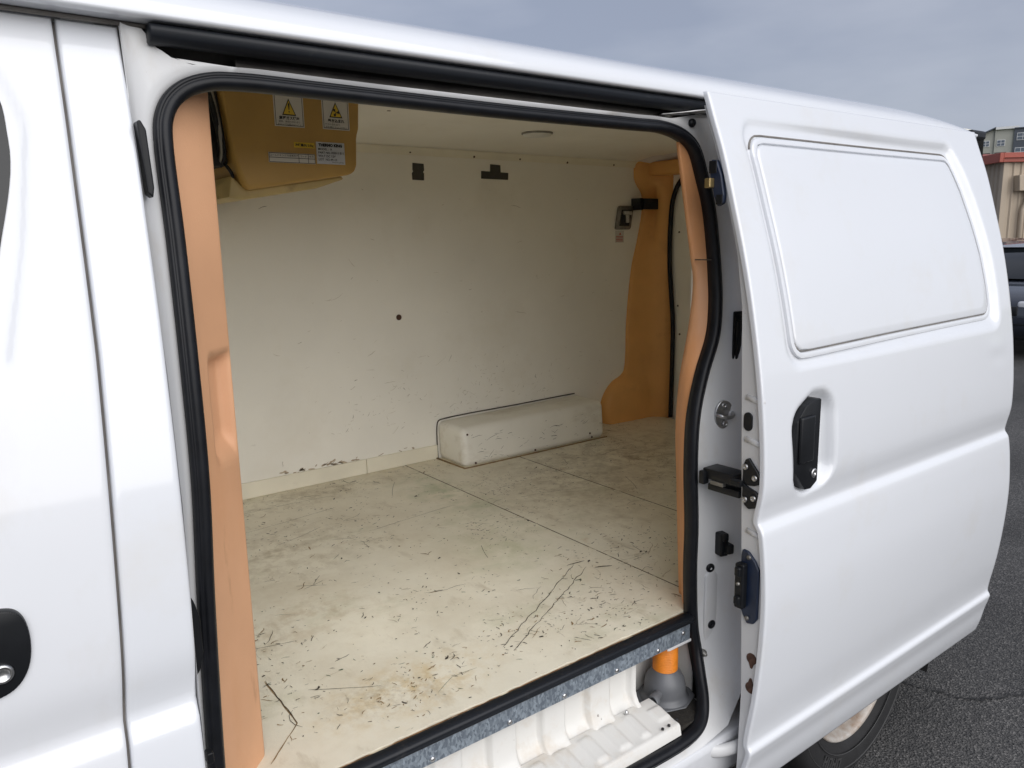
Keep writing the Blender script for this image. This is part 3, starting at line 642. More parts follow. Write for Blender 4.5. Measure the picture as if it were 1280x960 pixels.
def wheel(y0, sgn):
    prof = [(.20, .00), (.215, -.010), (.235, -.020), (.27, -.026), (.295, -.022), (.308, -.012), (.317, .004), (.3215, .03), (WR, .09), (.3215, .15), (.317, .176), (.30, .195), (.25, .20), (.20, .18)]
    w = part('wheel', lathe([(r, y0 + sgn * t) for r, t in prof], 64, 1, (WX, 0, WZ), False), 'tyre', van, 'black tyre on dirty white steel rim')
    rp = [(.203, .004), (.206, -.006), (.200, -.010), (.192, -.004), (.186, .012), (.180, .030), (.168, .045), (.150, .050), (.135, .044), (.120, .030), (.10, .022), (.075, .020), (.055, .012), (.05, .0), (.045, -.004), (.001, -.004)]
    part('rim', lathe([(r, y0 + sgn * t) for r, t in rp], 64, 1, (WX, 0, WZ), False), 'rim', w)
    for k in range(3):
        part('tread_groove', lathe([(WR + .0006, y0 + sgn * (.055 + .035 * k - .004)), (WR + .0008, y0 + sgn * (.055 + .035 * k + .004))], 64, 1, (WX, 0, WZ), False), 'dark', w)
    for rr in (.232, .279):
        part('tyre_bead', lathe([(rr - .002, y0 + sgn * (-.024)), (rr, y0 + sgn * (-.0275 if rr > .25 else -.0215)), (rr + .002, y0 + sgn * (-.024))], 64, 1, (WX, 0, WZ), False), 'tyre_letter', w)
    return w
WH = wheel(-.052, 1); wheel(1.53, -1)
for k, a in enumerate((R(232), R(238), R(244), R(250))):
    part('sidewall_letter', boxes([((-.012, -.0015, -.016), (-.006, .0015, .016)), ((.004, -.0015, -.016), (.010, .0015, .016)), ((-.006, -.0015, .010 if k % 2 else -.004), (.004, .0015, .016 if k % 2 else .003))], 0), 'tyre_letter', WH,
         loc=(WX + .257 * math.cos(a), -.0775, WZ + .257 * math.sin(a)), rot=(0, -(a - R(90)) + math.pi, 0))

# ------------------------------------------------------------------ cargo box: floor, walls, ceiling
ZF = .66
part('floor_base', box((.26, .004, .60), (2.84, 1.52, .648)), 'plywood_edge')
for k, (a, b) in enumerate([(.262, 1.4185), (1.4215, 1.8385), (1.8415, 2.815)]):
    # the front edge is slightly ragged
    n = max(8, int((b - a) / .018)); top = [(a + (b - a) * i / n, .0035 + random.uniform(-.0025, .0025)) for i in range(n + 1)]
    if k >= 1: top = [(x, y + max(0, x - 1.34) * .9 if x < 1.5 else .12) for x, y in top]
    poly = top + [(b, 1.507), (a, 1.507)]
    part('floor_panel', prism(poly, 2, .6482, ZF), 'floor', label=['large worn cream floor panel by the doorway', 'narrow worn cream floor panel in the middle', 'worn cream floor panel at the rear'][k])
part('floor_edge_strip', prism([(-.0030, .6475), (.0032, .6475), (.0032, .6562), (-.0030, .6562)], 0, .27, 1.33), 'plywood_edge')
part('far_wall', box((.262, 1.507, .60), (2.83, 1.54, 1.89)), 'lining', label='scuffed cream inner wall panel opposite the doorway')
part('skirting', boxes([((.262, 1.4995, ZF + .0005), (1.252, 1.5068, .718)), ((1.2545, 1.4995, ZF + .0005), (1.572, 1.5068, .718))], .0015, 1), 'lining_trim')
part('bulkhead', box((.225, .13, .60), (.261, 1.54, 1.90)), 'lining')
part('ceiling', prism([(.085, 1.84), (.20, 1.893), (.40, 1.905), (1.28, 1.905), (1.40, 1.899), (1.506, 1.8795), (1.53, 1.885), (1.42, 1.908), (1.28, 1.914), (.40, 1.914), (.20, 1.902), (.085, 1.855)], 0, .262, 2.838), 'lining', autosmooth=30, label='cream van ceiling panel')
part('ceiling_trim', prism([(1.5065, 1.8535), (1.5018, 1.8535), (1.496, 1.872), (1.488, 1.8815), (1.5065, 1.8795)], 0, .262, 2.79), 'lining_trim', autosmooth=30)
for x in (1.50, 1.79, 2.02, 2.28, 2.56):
    part('trim_screw', lathe([(.0045, 1.5015), (.0045, 1.4985), (.0004, 1.498)], 10, 1, (x, 0, 1.862 + random.uniform(-.004, .004))), 'rust')
part('rear_wall', box((2.8545, .06, .60), (2.8548, 1.54, 1.84)), 'dark')

# wheel box
def wheel_box():
    bm = bmesh.new(); box_bm(bm, (1.578, 1.312, ZF - .003), (2.335, 1.506, .820), .028, 5)
    for v in bm.verts:                                    # top leans down a little to the front, ends lean in
        t = (v.co.z - ZF) / .15; v.co.y += .012 * t; v.co.z += .012 * (v.co.x - 1.95) * t
    me = bpy.data.meshes.new('wb'); bm.to_mesh(me); bm.free()
    w = part('wheel_box', me, 'wheel_box', label='worn cream box over the far wheel arch', autosmooth=45)
    part('box_sealant', tube(catmull([(1.574, 1.503, ZF + .002), (1.574, 1.503, .797), (1.582, 1.504, .816), (1.61, 1.504, .8215), (2.0, 1.504, .8265), (2.32, 1.504, .8305)], 5), .0026, 6), 'scuff', w)
    for x, z in ((1.63, .672), (1.93, .671), (2.24, .69), (1.60, .79), (2.25, .672)):
        part('rivet', lathe([(.004, 1.312), (.004, 1.309), (.0004, 1.3085)], 10, 1, (x, .0 + (z - ZF) * .08, z)), 'rust', w)
    part('box_foot', tube([(1.566, 1.509, ZF + .003), (1.575, 1.306, ZF + .001), (1.62, 1.3055, ZF + .0005), (2.335, 1.3055, ZF + .0005)], .0035, 6), 'scuff_brown', w)
wheel_box()

# orange trim beside the doorway (front side)
def front_trim():
    # ruled surface from the seal to the vertical inner edge, with a pressed finger grip
    zs = zrow(.58, 1.768, .01); nu = 44; V = []; F = []
    lx = np.array([p[0] for p in SEAL[:70]]); lz = np.array([p[2] for p in SEAL[:70]]); ly = np.array([p[1] for p in SEAL[:70]])
    for z in zs:
        zz = min(z, 1.70); o_ = np.argsort(lz); x0 = float(np.interp(zz, lz[o_], lx[o_])) + .004 + max(0, z - 1.70) * .35; y0 = float(np.interp(zz, lz[o_], ly[o_])) + .012
        for k in range(nu + 1):
            t = k / nu; s = min(t / .92, 1)
            x = x0 + (.368 - x0) * s; y = y0 + (.114 - y0) * s
            if t > .92: x = .368 - .010 * (t - .92) / .08; y = .114 + .05 * (t - .92) / .08 
            # round the inner edge
            if .84 < t <= .92: x -= .004 * ((t - .84) / .08) ** 2; 
            g = float(sstep(.34, .50, t) * (1 - sstep(.80, .91, t)) * (1 - sstep(1.355, 1.372, z)) * sstep(1.198, 1.242, z))
            x -= .020 * g * .8; y += .020 * g * .75
            V.append((x, y, z))
    w = nu + 1
    for r in range(len(zs) - 1):
        for c in range(nu): a = r * w + c; F.append((a, a + 1, a + w + 1, a + w))
    part('front_trim', fix_normals(mesh_from(V, F, True)), 'peach', label='peach plastic pillar trim at front of the opening')
    part('trim_cover', box((.262, .165, .60), (.36, .17, 1.85)), 'lining')
front_trim()
def rear_trim():
    # narrow orange trim following the rear side of the seal
    ed = [(1.344, 1.760), (1.350, 1.72), (1.370, 1.63), (1.402, 1.488), (1.414, 1.433), (1.405, 1.341), (1.372, 1.193), (1.364, 1.078), (1.371, .958), (1.380, .80), (1.390, .652)]
    E = catmull([(x, .060, z) for x, z in ed], 6); rz = np.array([p[2] for p in SEAL]); rows = []
    idx = [i for i in range(NS) if SEAL[i][0] > 1.30 and SEAL[i][2] > .60]
    sz = np.array([SEAL[i][2] for i in idx]); sx = np.array([SEAL[i][0] for i in idx]); sy = np.array([SEAL[i][1] for i in idx]); o_ = np.argsort(sz)
    for e in E:
        x0 = float(np.interp(e[2], sz[o_], sx[o_])) - .002; y0 = float(np.interp(e[2], sz[o_], sy[o_])) + .014; row = []
        for t in np.linspace(0, 1, 9):
            b = math.sin(t * math.pi) * .006
            row.append((x0 + (e[0] - x0) * t - b, y0 + (e[1] - y0) * t, e[2]))
        row += [(e[0] + .006, e[1] + .014, e[2]), (e[0] + .035, e[1] + .02, e[2])]
        rows.append(row)
    me = loft(rows, False, True); part('rear_trim', me, 'orange', label='orange plastic trim along rear side of the opening')
    part('trim_seam', tube([(1.412, .016, 1.4795), (1.408, .030, 1.4795), (1.402, .050, 1.4795), (1.410, .062, 1.4795)], .0014, 6), 'scuff')
    part('rear_side_lining', box((1.445, .075, .60), (2.82, .10, 1.86)), 'lining')
rear_trim()

# rear corner: amber trim, black seal, rear door lining
def rear_corner():
    tab = [(.655, 2.500), (.70, 2.485), (.765, 2.489), (.815, 2.516), (.855, 2.560), (.880, 2.618), (.905, 2.641), (1.15, 2.655), (1.405, 2.688), (1.52, 2.722), (1.66, 2.752), (1.735, 2.748), (1.775, 2.715), (1.80, 2.700), (1.84, 2.696), (1.885, 2.700)]
    T = catmull([(z, x, 0) for z, x in tab], 5); rows = []
    for z, xl, _ in T:
        foot = .030 * float(1 - sstep(.80, .90, np.array(z)))
        top = float(sstep(1.70, 1.80, np.array(z)))
        rows.append([(xl, 1.5068, z), (xl + .002, 1.497 - foot * .3, z), (xl + .012, 1.490 - foot * .9 - top * .01, z), (xl + .03, 1.486 - foot - top * .012, z), (max(xl + .05, 2.715), 1.476 - foot - top * .012, z), (max(xl + .07, 2.752), 1.466 - foot * .6 - top * .012, z), (2.785, 1.440, z), (2.806, 1.412, z), (2.820, 1.396, z), (2.836, 1.386, z)])
    a = part('corner_trim', loft(rows, False, True), 'amber', label='amber plastic trim in the far rear corner')
    part('corner_cap', prism([(2.752, 1.815), (2.835, 1.815), (2.835, 1.885), (2.752, 1.878)], 1, 1.15, 1.47, .012, 3), 'amber', a, autosmooth=50)
    path = catmull([(2.832, 1.10, 1.835), (2.832, 1.26, 1.825), (2.826, 1.335, 1.785), (2.822, 1.372, 1.71), (2.820, 1.384, 1.60), (2.820, 1.385, 1.41), (2.822, 1.372, 1.25), (2.824, 1.362, 1.13), (2.824, 1.362, .90), (2.824, 1.366, .665)], 6)
    part('rear_seal', tube(path, .011, 8), 'rubber', label='black rubber seal of the rear door')
    part('rear_door_lining', box((2.838, .10, .65), (2.854, 1.44, 1.862), .004), 'lining', label='grey-cream lining of the rear door')
    for y, z in ((1.345, 1.555), (1.345, 1.21), (1.33, 1.075), (1.31, .9)):
        part('lining_screw', lathe([(.0045, 2.838), (.0045, 2.8355), (.0004, 2.835)], 10, 0, (0, y, z)), 'rust')
rear_corner()

# wall fittings
part('tape_patch', prism([(1.512, 1.826), (1.560, 1.824), (1.561, 1.800), (1.556, 1.794), (1.560, 1.788), (1.559, 1.763), (1.509, 1.764), (1.508, 1.788), (1.513, 1.795), (1.511, 1.801)], 1, 1.5045, 1.507), 'tape')
part('tape_patch', prism([(1.872, 1.836), (1.922, 1.834), (1.923, 1.806), (1.962, 1.805), (1.960, 1.777), (1.826, 1.778), (1.827, 1.808), (1.871, 1.807)], 1, 1.5045, 1.507), 'tape')
part('wall_plug', lathe([(.011, 1.507), (.011, 1.504), (.009, 1.5025), (.0005, 1.502)], 18, 1, (1.424, 0, 1.249)), 'rust')
la = part('latch_plate', prism([(2.572, 1.575), (2.580, 1.572), (2.662, 1.572), (2.670, 1.580), (2.688, 1.672), (2.680, 1.680), (2.598, 1.680), (2.590, 1.672)], 1, 1.494, 1.507, .003), 'dull_steel', label='metal rear door release latch on the wall', autosmooth=40)
part('latch_cup', prism([(2.592, 1.588), (2.655, 1.588), (2.669, 1.662), (2.608, 1.662)], 1, 1.4915, 1.4945), 'ink', la)
part('latch_lever', boxes([((2.612, 1.478, 1.638), (2.660, 1.4925, 1.656)), ((2.628, 1.482, 1.602), (2.648, 1.4925, 1.64))], .003), 'steel', la)
part('latch_strap', boxes([((2.695, 1.435, 1.662), (2.826, 1.4455, 1.712)), ((2.680, 1.446, 1.660), (2.702, 1.5065, 1.714))], .003), 'black_plastic', label='black strap from latch to rear door')
def text_mesh(s, size, x, z, y, align='CENTER', bold=0.0):
    cu = bpy.data.curves.new('t', 'FONT'); cu.body = s; cu.size = size; cu.align_x = align; cu.offset = bold; cu.resolution_u = 2
    o = bpy.data.objects.new('t', cu); COL.objects.link(o)
    dg = bpy.context.evaluated_depsgraph_get(); dg.update(); ev = o.evaluated_get(dg); me = bpy.data.meshes.new_from_object(ev)
    vs_ = [(x + v.co.x, y, z + v.co.y) for v in me.vertices]; fs = [tuple(p.vertices) for p in me.polygons]
    bpy.data.objects.remove(o); bpy.data.curves.remove(cu); bpy.data.meshes.remove(me)
    return vs_, fs
def sticker(name, rect, y, back, items, parent, label, border=None):
    """rect x0,z0,x1,z1 ; items: list of (verts, faces, material)"""
    x0, z0, x1, z1 = rect; mats = [back]; V = []; F = []; MI = []
    def add(vs_, fs, m):
        if m not in mats: mats.append(m)
        o = len(V); V.extend(vs_)
        for f in fs: F.append(tuple(i + o for i in f)); MI.append(mats.index(m))
    t = .0006
    add([(x0, y, z0), (x1, y, z0), (x1, y, z1), (x0, y, z1), (x0, y - t, z0), (x1, y - t, z0), (x1, y - t, z1), (x0, y - t, z1)], [(4, 5, 6, 7), (0, 1, 5, 4), (1, 2, 6, 5), (2, 3, 7, 6), (3, 0, 4, 7)], back)
    if border:
        w, m = border
        for a, b, c, d in ((x0 + w, z0 + w, x1 - w, z0 + 1.5 * w), (x0 + w, z1 - 1.5 * w, x1 - w, z1 - w), (x0 + w, z0 + w, x0 + 1.5 * w, z1 - w), (x1 - 1.5 * w, z0 + w, x1 - w, z1 - w)):
            add([(a, y - t - .0004, b), (c, y - t - .0004, b), (c, y - t - .0004, d), (a, y - t - .0004, d)], [(0, 1, 2, 3)], m)
    for vs_, fs, m in items: add(vs_, fs, m)
    me = mesh_from(V, F, False)
    for m in mats: me.materials.append(MATS[m])
    me.polygons.foreach_set('material_index', MI); me.update()
    return part(name, me, mats, parent, label)
def rect_item(a, b, c, d, y, m): return ([(a, y, b), (c, y, b), (c, y, d), (a, y, d)], [(0, 1, 2, 3)], m)
sy = 1.5064
tr = [(2.602, sy - .0012, 1.548), (2.616, sy - .0012, 1.548), (2.609, sy - .0012, 1.559)]
it = [(tr, [(0, 1, 2)], 'ink_red')] + [rect_item(2.583, z, 2.628, z + .003, sy - .0012, 'ink_red') for z in (1.539, 1.532, 1.525, 1.518)]
sticker('wall_sticker', (2.578, 1.512, 2.634, 1.566), sy, 'label_white', it, van, 'small white and red sticker below the latch')
# ceiling lamp
lm = part('ceiling_lamp', lathe([(.052, 1.906), (.052, 1.898), (.048, 1.893), (.0005, 1.890)], 36, 2, (1.79, 1.10, 0)), 'lamp_lens', label='round white lamp on the van ceiling')
part('lamp_ring', lathe([(.056, 1.9062), (.056, 1.900), (.0525, 1.8985), (.0525, 1.906)], 36, 2, (1.79, 1.10, 0)), 'dull_steel', lm)
for x, y in ((1.12, .95), (2.2, .8)): part('ceiling_hole', lathe([(.006, 1.9055), (.006, 1.9043), (.0004, 1.904)], 10, 2, (x, y, 0)), 'rust')

# ------------------------------------------------------------------ evaporator unit
def evaporator():
    yf = .70
    P = [(.566, 1.90), (.585, 1.745), (.594, 1.70), (.606, 1.667), (.618, 1.657), (.80, 1.6865), (.868, 1.6985), (.882, 1.706), (.889, 1.722), (.8925, 1.79), (.8995, 1.81), (.905, 1.90)]
    me = prism(P, 1, yf, 1.48, .008, 3)
    e = part('evaporator_unit', me, 'mustard', label='brown cooling unit with stickers under the van ceiling', autosmooth=45)
    pan = [(.575, 1.640), (.606, 1.636), (.79, 1.6655), (.865, 1.690), (.86, 1.697), (.618, 1.6585), (.585, 1.69)]
    part('drip_pan', prism(pan, 1, yf + .03, 1.46, .004, 2), 'drip_pan', e, autosmooth=45)
    part('pipe_recess', prism([(.520, 1.90), (.552, 1.90), (.588, 1.722), (.584, 1.712), (.535, 1.71)], 1, yf + .05, 1.3, .004), 'dark', e)
    for k in range(3):
        part('pipe', tube(catmull([(.548 + .006 * k, yf + .04 - .004 * k, 1.90), (.556 + .006 * k, yf + .02, 1.82 - .01 * k), (.566 + .004 * k, yf + .03, 1.77 - .02 * k), (.572, yf + .06, 1.72 - .004 * k)], 5), .007 - .0015 * k, 8), ['black_plastic', 'dull_steel', 'rubber'][k], e)
    part('hose', tube(catmull([(.574, yf + .05, 1.72), (.580, yf + .03, 1.705), (.588, yf + .03, 1.69), (.592, yf + .06, 1.67)], 5), .004, 8), 'rubber', e)
    y = yf - .0002; yt = y - .0012
    def tri(cx, z0, w, h, sgn):
        out = [(cx - w / 2, yt, z0), (cx + w / 2, yt, z0), (cx, yt, z0 + h)]; k = .80
        cz = z0 + h / 3; inn = [(cx + (p[0] - cx) * k, yt - .0004, cz + (p[2] - cz) * k) for p in out]
        it = [(out, [(0, 1, 2)], 'ink'), (inn, [(0, 1, 2)], 'label_yellow')]
        if sgn == '!':
            it += [(([(cx - .0022, yt - .0008, z0 + .0270), (cx + .0022, yt - .0008, z0 + .0270), (cx + .0010, yt - .0008, z0 + .0125), (cx - .0010, yt - .0008, z0 + .0125)]), [(0, 1, 2, 3)], 'ink'),
                   rect_item(cx - .0014, z0 + .0065, cx + .0014, z0 + .0095, yt - .0008, 'ink')]
        else:
            for a0 in (0, 2.09, 4.19):                    # three turning fan blades
                pts = [(cx, yt - .0008, z0 + .012)] + [(cx + r * math.cos(a0 + d), yt - .0008, z0 + .012 + r * math.sin(a0 + d)) for r, d in ((.0085, -.35), (.010, .1), (.0075, .55))]
                it.append((pts, [(0, 1, 2, 3)], 'ink'))
        return it
    def txt(s, size, x, z, align='CENTER', m='ink', bold=0.0): v, f = text_mesh(s, size, x, z, yt, align, bold); return (v, f, m)
    sticker('warning_sticker', (.685, 1.802, .757, 1.877), y, 'label_white', tri(.721, 1.8275, .034, .038, '!') + [txt('高圧ガス噴出', .0082, .721, 1.8185, bold=.0003), txt('爆発、破損の恐れあり', .0053, .721, 1.8115), txt('キャップは開けないこと', .0053, .721, 1.8050)], e, 'white warning sticker with yellow exclamation triangle', (.0025, 'ink'))
    sticker('warning_sticker', (.803, 1.803, .873, 1.880), y, 'label_white', tri(.838, 1.831, .034, .036, 'f') + [txt('巻き込まれ', .0085, .838, 1.8205, bold=.0003), txt('ケガの恐れあり', .0056, .809, 1.8128, 'LEFT'), txt('手を触れてはいけない', .0056, .838, 1.8062)], e, 'white warning sticker with yellow fan triangle', (.0025, 'ink'))
    sticker('yellow_label', (.728, 1.7565, .7785, 1.7685), y, 'label_yellow', [txt('冷媒量(R) 2.0kg', .0068, .7532, 1.7600, bold=.0002)], e, 'small yellow label')
    its = [txt('THERMO KING', .0090, .8195, 1.7625, bold=.0006)] + [txt(s, .0072, .787, z, 'LEFT', bold=.0001) for s, z in (('MODEL :  R', 1.7535), ('PART NO.105011 E11', 1.7455), ('VOLT DC 12V', 1.7375), ('LOT  NO.99-10', 1.7295))] + [txt('MADE IN JAPAN', .0042, .852, 1.7245, 'RIGHT')]
    sticker('data_plate', (.783, 1.7215, .856, 1.7725), y, 'label_silver', its, e, 'silver data plate with black printed lines')
    g = [rect_item(.6655, z - .0006, .7780, z + .0006, yt, 'ink') for z in (1.7212, 1.7315, 1.7415)] + [rect_item(x - .0006, 1.7206, x + .0006, 1.7421, yt - .0003, 'ink') for x in (.6661, .7375, .7610, .7775)]
    g += [txt('コールドキング冷凍機型式', .0058, .7018, 1.7345), txt('コード', .0058, .7492, 1.7345), txt('年月', .0058, .7692, 1.7345)]
    sticker('table_label', (.6648, 1.7200, .7788, 1.7428), y, 'label_white', g, e, 'white label with a small printed table')
evaporator()

# ------------------------------------------------------------------ floor edge, galvanised angle, step well
part('floor_edge_seal', prism([(-.004, .6600), (-.004, .6405), (-.024, .6400), (-.0270, .6435), (-.0255, .6480), (-.0268, .6520), (-.0240, .6565), (-.016, .6590)], 0, .262, 1.336, .0012, 1), 'rubber_soft', label='black rubber strip along the floor edge', autosmooth=50)
ga = part('galvanised_angle', boxes([((.258, -.0215, .6000), (1.326, -.0185, .6405)), ((.258, -.0184, .6000), (1.20, .012, .6022))], .0006, 1), 'galvanised', label='galvanised steel angle below the floor edge')
for k, x in enumerate((.43, .62, .795, .935, 1.085, 1.215, 1.30)):
    part('angle_screw', lathe([(.0055, -.0215), (.0055, -.0235), (.0040, -.0255), (.0004, -.0258)], 12, 1, (x, 0, .610 + (.014 if k == 6 else 0))), 'steel', ga)
def step_well():
    # corrugated riser
    xs = np.arange(.255, 1.168, .004); rings = []
    for x in xs:
        ph = ((x + .03) % .13) / .13; c = float(sstep(.08, .14, np.array(ph)) * (1 - sstep(.58, .64, np.array(ph))))
        y = .014 - .015 * c
        rings.append([(x, y, .63), (x, y, .585), (x, y, .520), (x, y - .004, .506), (x, y - .010, .496), (x, y - .024, .4840)])
    st = part('step_riser', loft(rings, False, True), 'step', label='white corrugated riser of the side step')
    # tread with raised ribs
    xs = np.arange(.255, 1.206, .004); ys = np.linspace(-.008, -.106, 26); rings = []
    X, Y = np.meshgrid(xs, ys, indexing='ij'); ph = ((X + .03) % .066) / .066
    c = sstep(.08, .22, ph) * (1 - sstep(.56, .70, ph)) * sstep(-.016, -.030, Y) * (1 - sstep(-.082, -.092, Y))
    end = sstep(1.12, 1.13, X)
    Z = .4785 + .0065 * c * (1 - end) + .004 * end * (sstep(-.035, -.04, Y) * (1 - sstep(-.07, -.075, Y)) * sstep(1.165, 1.17, X) * (1 - sstep(1.20, 1.205, X)))
    Z = Z + .0165 * (1 - sstep(-.008, -.106, Y)) - .006 - .026 * sstep(-.1005, -.107, Y)
    tr_ = part('step_tread', loft([[(X[i, j], Y[i, j], Z[i, j]) for j in range(len(ys))] for i in range(len(xs))], False, True), 'step', label='white pressed metal side step tread')
    for x, y in ((1.155, -.094), (1.175, -.094), (1.205, -.090), (.98, -.060), (.93, -.050)):
        part('tread_hole', lathe([(.0035, .4760), (.0035, .4790), (.0003, .4791)], 10, 2, (x, y, 0)), 'ink', tr_)
    part('tread_screw', lathe([(.005, .487), (.005, .494), (.003, .499), (.0003, .50)], 10, 2, (1.118, -.020, 0)), 'steel', tr_)
    part('step_end', box((1.3475, -.012, .45), (1.3515, .08, .60), 0), 'step'); part('step_front_end', box((.248, -.10, .44), (.254, .03, .62)), 'step')
    part('drain_pad', prism([(1.172, .072), (1.172, -.012), (1.190, -.060), (1.212, -.094), (1.275, -.094), (1.315, -.068), (1.338, -.02), (1.345, .072)], 2, .4360, .4535, .002, 1), 'mat_black', label='black foam pad under the drain trap')
    part('drain_alcove', boxes([((1.170, .074, .428), (1.352, .078, .625)), ((1.166, .012, .428), (1.1695, .078, .625)), ((1.17, -.095, .426), (1.352, .078, .4350))], 0), 'step')
    cx, cy = 1.280, .0125
    d = part('drain_trap', lathe([(.058, .4762), (.058, .4815), (.0505, .4845), (.0492, .494), (.0485, .511), (.0455, .526), (.0385, .539), (.0315, .5465), (.030, .550)], 40, 2, (cx, cy, 0)), 'grey_plastic', label='grey plastic drain trap in the step corner')
    d.location.z -= .022
    dia = [(cx + .078 * math.cos(a) * (1 if abs(math.cos(a)) > .7 else .9), cy + .066 * math.sin(a)) for a in np.linspace(0, 2 * math.pi, 8, endpoint=False)]
    part('trap_flange', prism(dia, 2, .4758, .4790, .0012, 1), 'grey_plastic', d)
    part('trap_spout', loft([[(cx - q, cy - .016 - .45 * (q - .04) + r * math.cos(a), .505 + r * math.sin(a)) for a in np.linspace(0, 2 * math.pi, 20, endpoint=False)] for q, r in ((.028, .0125), (.056, .012), (.060, .0150), (.074, .0150), (.076, .0135), (.074, .0105), (.062, .010), (.061, .001))], True, True), 'grey_plastic', d)
    pr = []
    for k in range(19):
        z = .5450 + k * .0042; pr += [(.0280, z), (.0296, z + .0014), (.0296, z + .0028), (.0280, z + .0041)]
    part('trap_hose', lathe(pr, 36, 2, (cx, cy, 0)), 'hose_orange', d, 'bright orange ribbed hose collar')
    part('angle_bracket', prism([(1.255, -.0225), (1.330, -.0225), (1.332, -.0190), (1.25, -.0190)], 2, .5935, .5998, .0008, 1), 'jamb')
step_well()

# ------------------------------------------------------------------ wear: scratches and scuffs as thin flecks of worn paint
def strokes(name, gen, m, label=None):
    V = []; F = []
    for pts, w in gen:
        o = len(V); n = len(pts)
        for i, p in enumerate(pts):
            a = pts[max(i - 1, 0)]; b = pts[min(i + 1, n - 1)]; t = np.array(b) - np.array(a); t = t / (np.linalg.norm(t) + 1e-9)
            ww = w * (.35 if i in (0, n - 1) else random.uniform(.6, 1.25)); nn = (-t[1] * ww, t[0] * ww)
            V.append((p[0] + nn[0], p[1] + nn[1])); V.append((p[0] - nn[0], p[1] - nn[1]))
            if i: F.append((o + 2 * i - 2, o + 2 * i - 1, o + 2 * i + 1, o + 2 * i))
    return V, F
def wander(x, y, a, l, n=5, j=.25):
    pts = [(x, y)]
    for i in range(n):
        a += random.uniform(-j, j); x += math.cos(a) * l / n; y += math.sin(a) * l / n; pts.append((x, y))
    return pts
def floor_wear():
    def ok(p): return .37 < p[0] < 2.78 and .012 < p[1] < 1.495 and not (1.56 < p[0] < 2.35 and p[1] > 1.29)
    sets = {'scuff': [], 'scuff_brown': [], 'scuff_green': []}
    cl = [(random.uniform(.4, 2.6), random.uniform(.05, 1.45)) for _ in range(60)]
    for k in range(4200):
        if random.random() < .6: c = random.choice(cl); x = random.gauss(c[0], .07); y = random.gauss(c[1], .07)
        else: x = random.uniform(.38, 2.75); y = 1.49 - 1.47 * random.random() ** 1.5
        a = random.choice([random.gauss(.3, .4), random.gauss(2.2, .4), random.gauss(.05, .2), random.uniform(0, 3.14)])
        l = random.expovariate(1 / .006) + .002; w = random.uniform(.0003, .0012)
        if random.random() < .10: w *= 2.2; l *= 1.1
        if random.random() < .05: l *= 6; w *= .6
        pts = wander(x, y, a, min(l, .14), 4, .55)
        if all(ok(p) for p in pts): sets[random.choices(['scuff', 'scuff_brown', 'scuff_green'], [.60, .30, .10])[0]].append((pts, w))
    S = sets['scuff']
    for a, b in (((.902, .140), (1.306, .364)), ((.910, .113), (1.320, .332))):
        n = 26; S.append(([(a[0] + (b[0] - a[0]) * i / n + random.uniform(-.003, .003), a[1] + (b[1] - a[1]) * i / n + random.uniform(-.003, .003)) for i in range(n + 1)], .0009))
    S.append((wander(1.285, .372, .05, .06, 5, .3), .0016)); S.append((wander(1.335, .315, -.2, .05, 4, .3), .0022))
    for x, y, a, l in ((.55, 1.35, .02, .62), (.60, 1.18, .0, .5), (.72, 1.02, .35, .22), (1.0, .95, .05, .4), (.45, .48, -.25, .14), (1.20, 1.2, 1.1, .2), (1.55, .9, -.2, .25), (.50, .25, -.55, .18), (1.9, .7, 1.0, .2), (2.1, 1.1, .2, .3), (1.15, .55, 1.3, .12), (.66, .72, -.5, .10), (.70, .70, .9, .07), (.67, .69, .2, .08)):
        S.append((wander(x, y, a, l * .8, 14, .05), .0006))
    for x0, x1, yy in ((.80, .86, .0), ):
        pass
    B = sets['scuff_brown']                               # rusty worn patch by the sill
    for k in range(30):
        x = random.gauss(.64, .055); y = random.gauss(.115, .035); 
        if y > .012: B.append((wander(x, y, random.gauss(.5, .5), random.uniform(.003, .014), 3, .5), random.uniform(.0005, .0016)))
    # joint of the cut-out at the front corner
    B.append(([(p[0] + random.uniform(-.001, .001), p[1]) for p in linres([(.442, .335, 0), (.442, .160, 0), (.362, .078, 0)], 8)], .0012))
    S.append(([(.443 + random.uniform(-.001, .001), .335 - .0175 * i) for i in range(11)], .0009))
    for m, g in sets.items():
        g = [([(p[0], p[1]) for p in pts], w) for pts, w in g]
        V, F = strokes('x', g, m)
        zz = {'scuff': .6609, 'scuff_brown': .6606, 'scuff_green': .6604}[m]
        part('floor_scuff', mesh_from([(x, y, zz) for x, y in V], F, False), m, kind='stuff', label='scattered scratches and scuffs on the cream floor')
    # dirt packed into the joints between the floor panels
    for x in (1.42, 1.84): part('joint_filler', box((x - .0016, .02, .645), (x + .0016, 1.3 if x > 1.6 else 1.5, .6606)), 'scuff_joint')
    wl = []
    for k in range(120):
        x = random.uniform(.9, 2.6); z = random.choice([random.uniform(.73, 1.2), random.uniform(.73, 1.75)])
        if 1.55 < x < 2.36 and z < .83: continue
        l = random.expovariate(1 / .012) + .004
        if random.random() < .05: l *= 4
        wl.append((wander(x, z, random.choice([random.gauss(.35, .3), random.gauss(0, .1), random.uniform(0, 3.1)]), min(l, .12), 4, .3), random.uniform(.0003, .0009)))
    for c0, c1, n in ((1.85, .98, 40), (1.70, .88, 40), (1.42, .95, 30), (1.25, .86, 30), (2.1, .90, 30)):
        for k in range(n): wl.append((wander(random.gauss(c0, .07), max(.835, random.gauss(c1, .05)), random.gauss(.5, .7), random.uniform(.004, .02), 3, .3), random.uniform(.0003, .0010)))
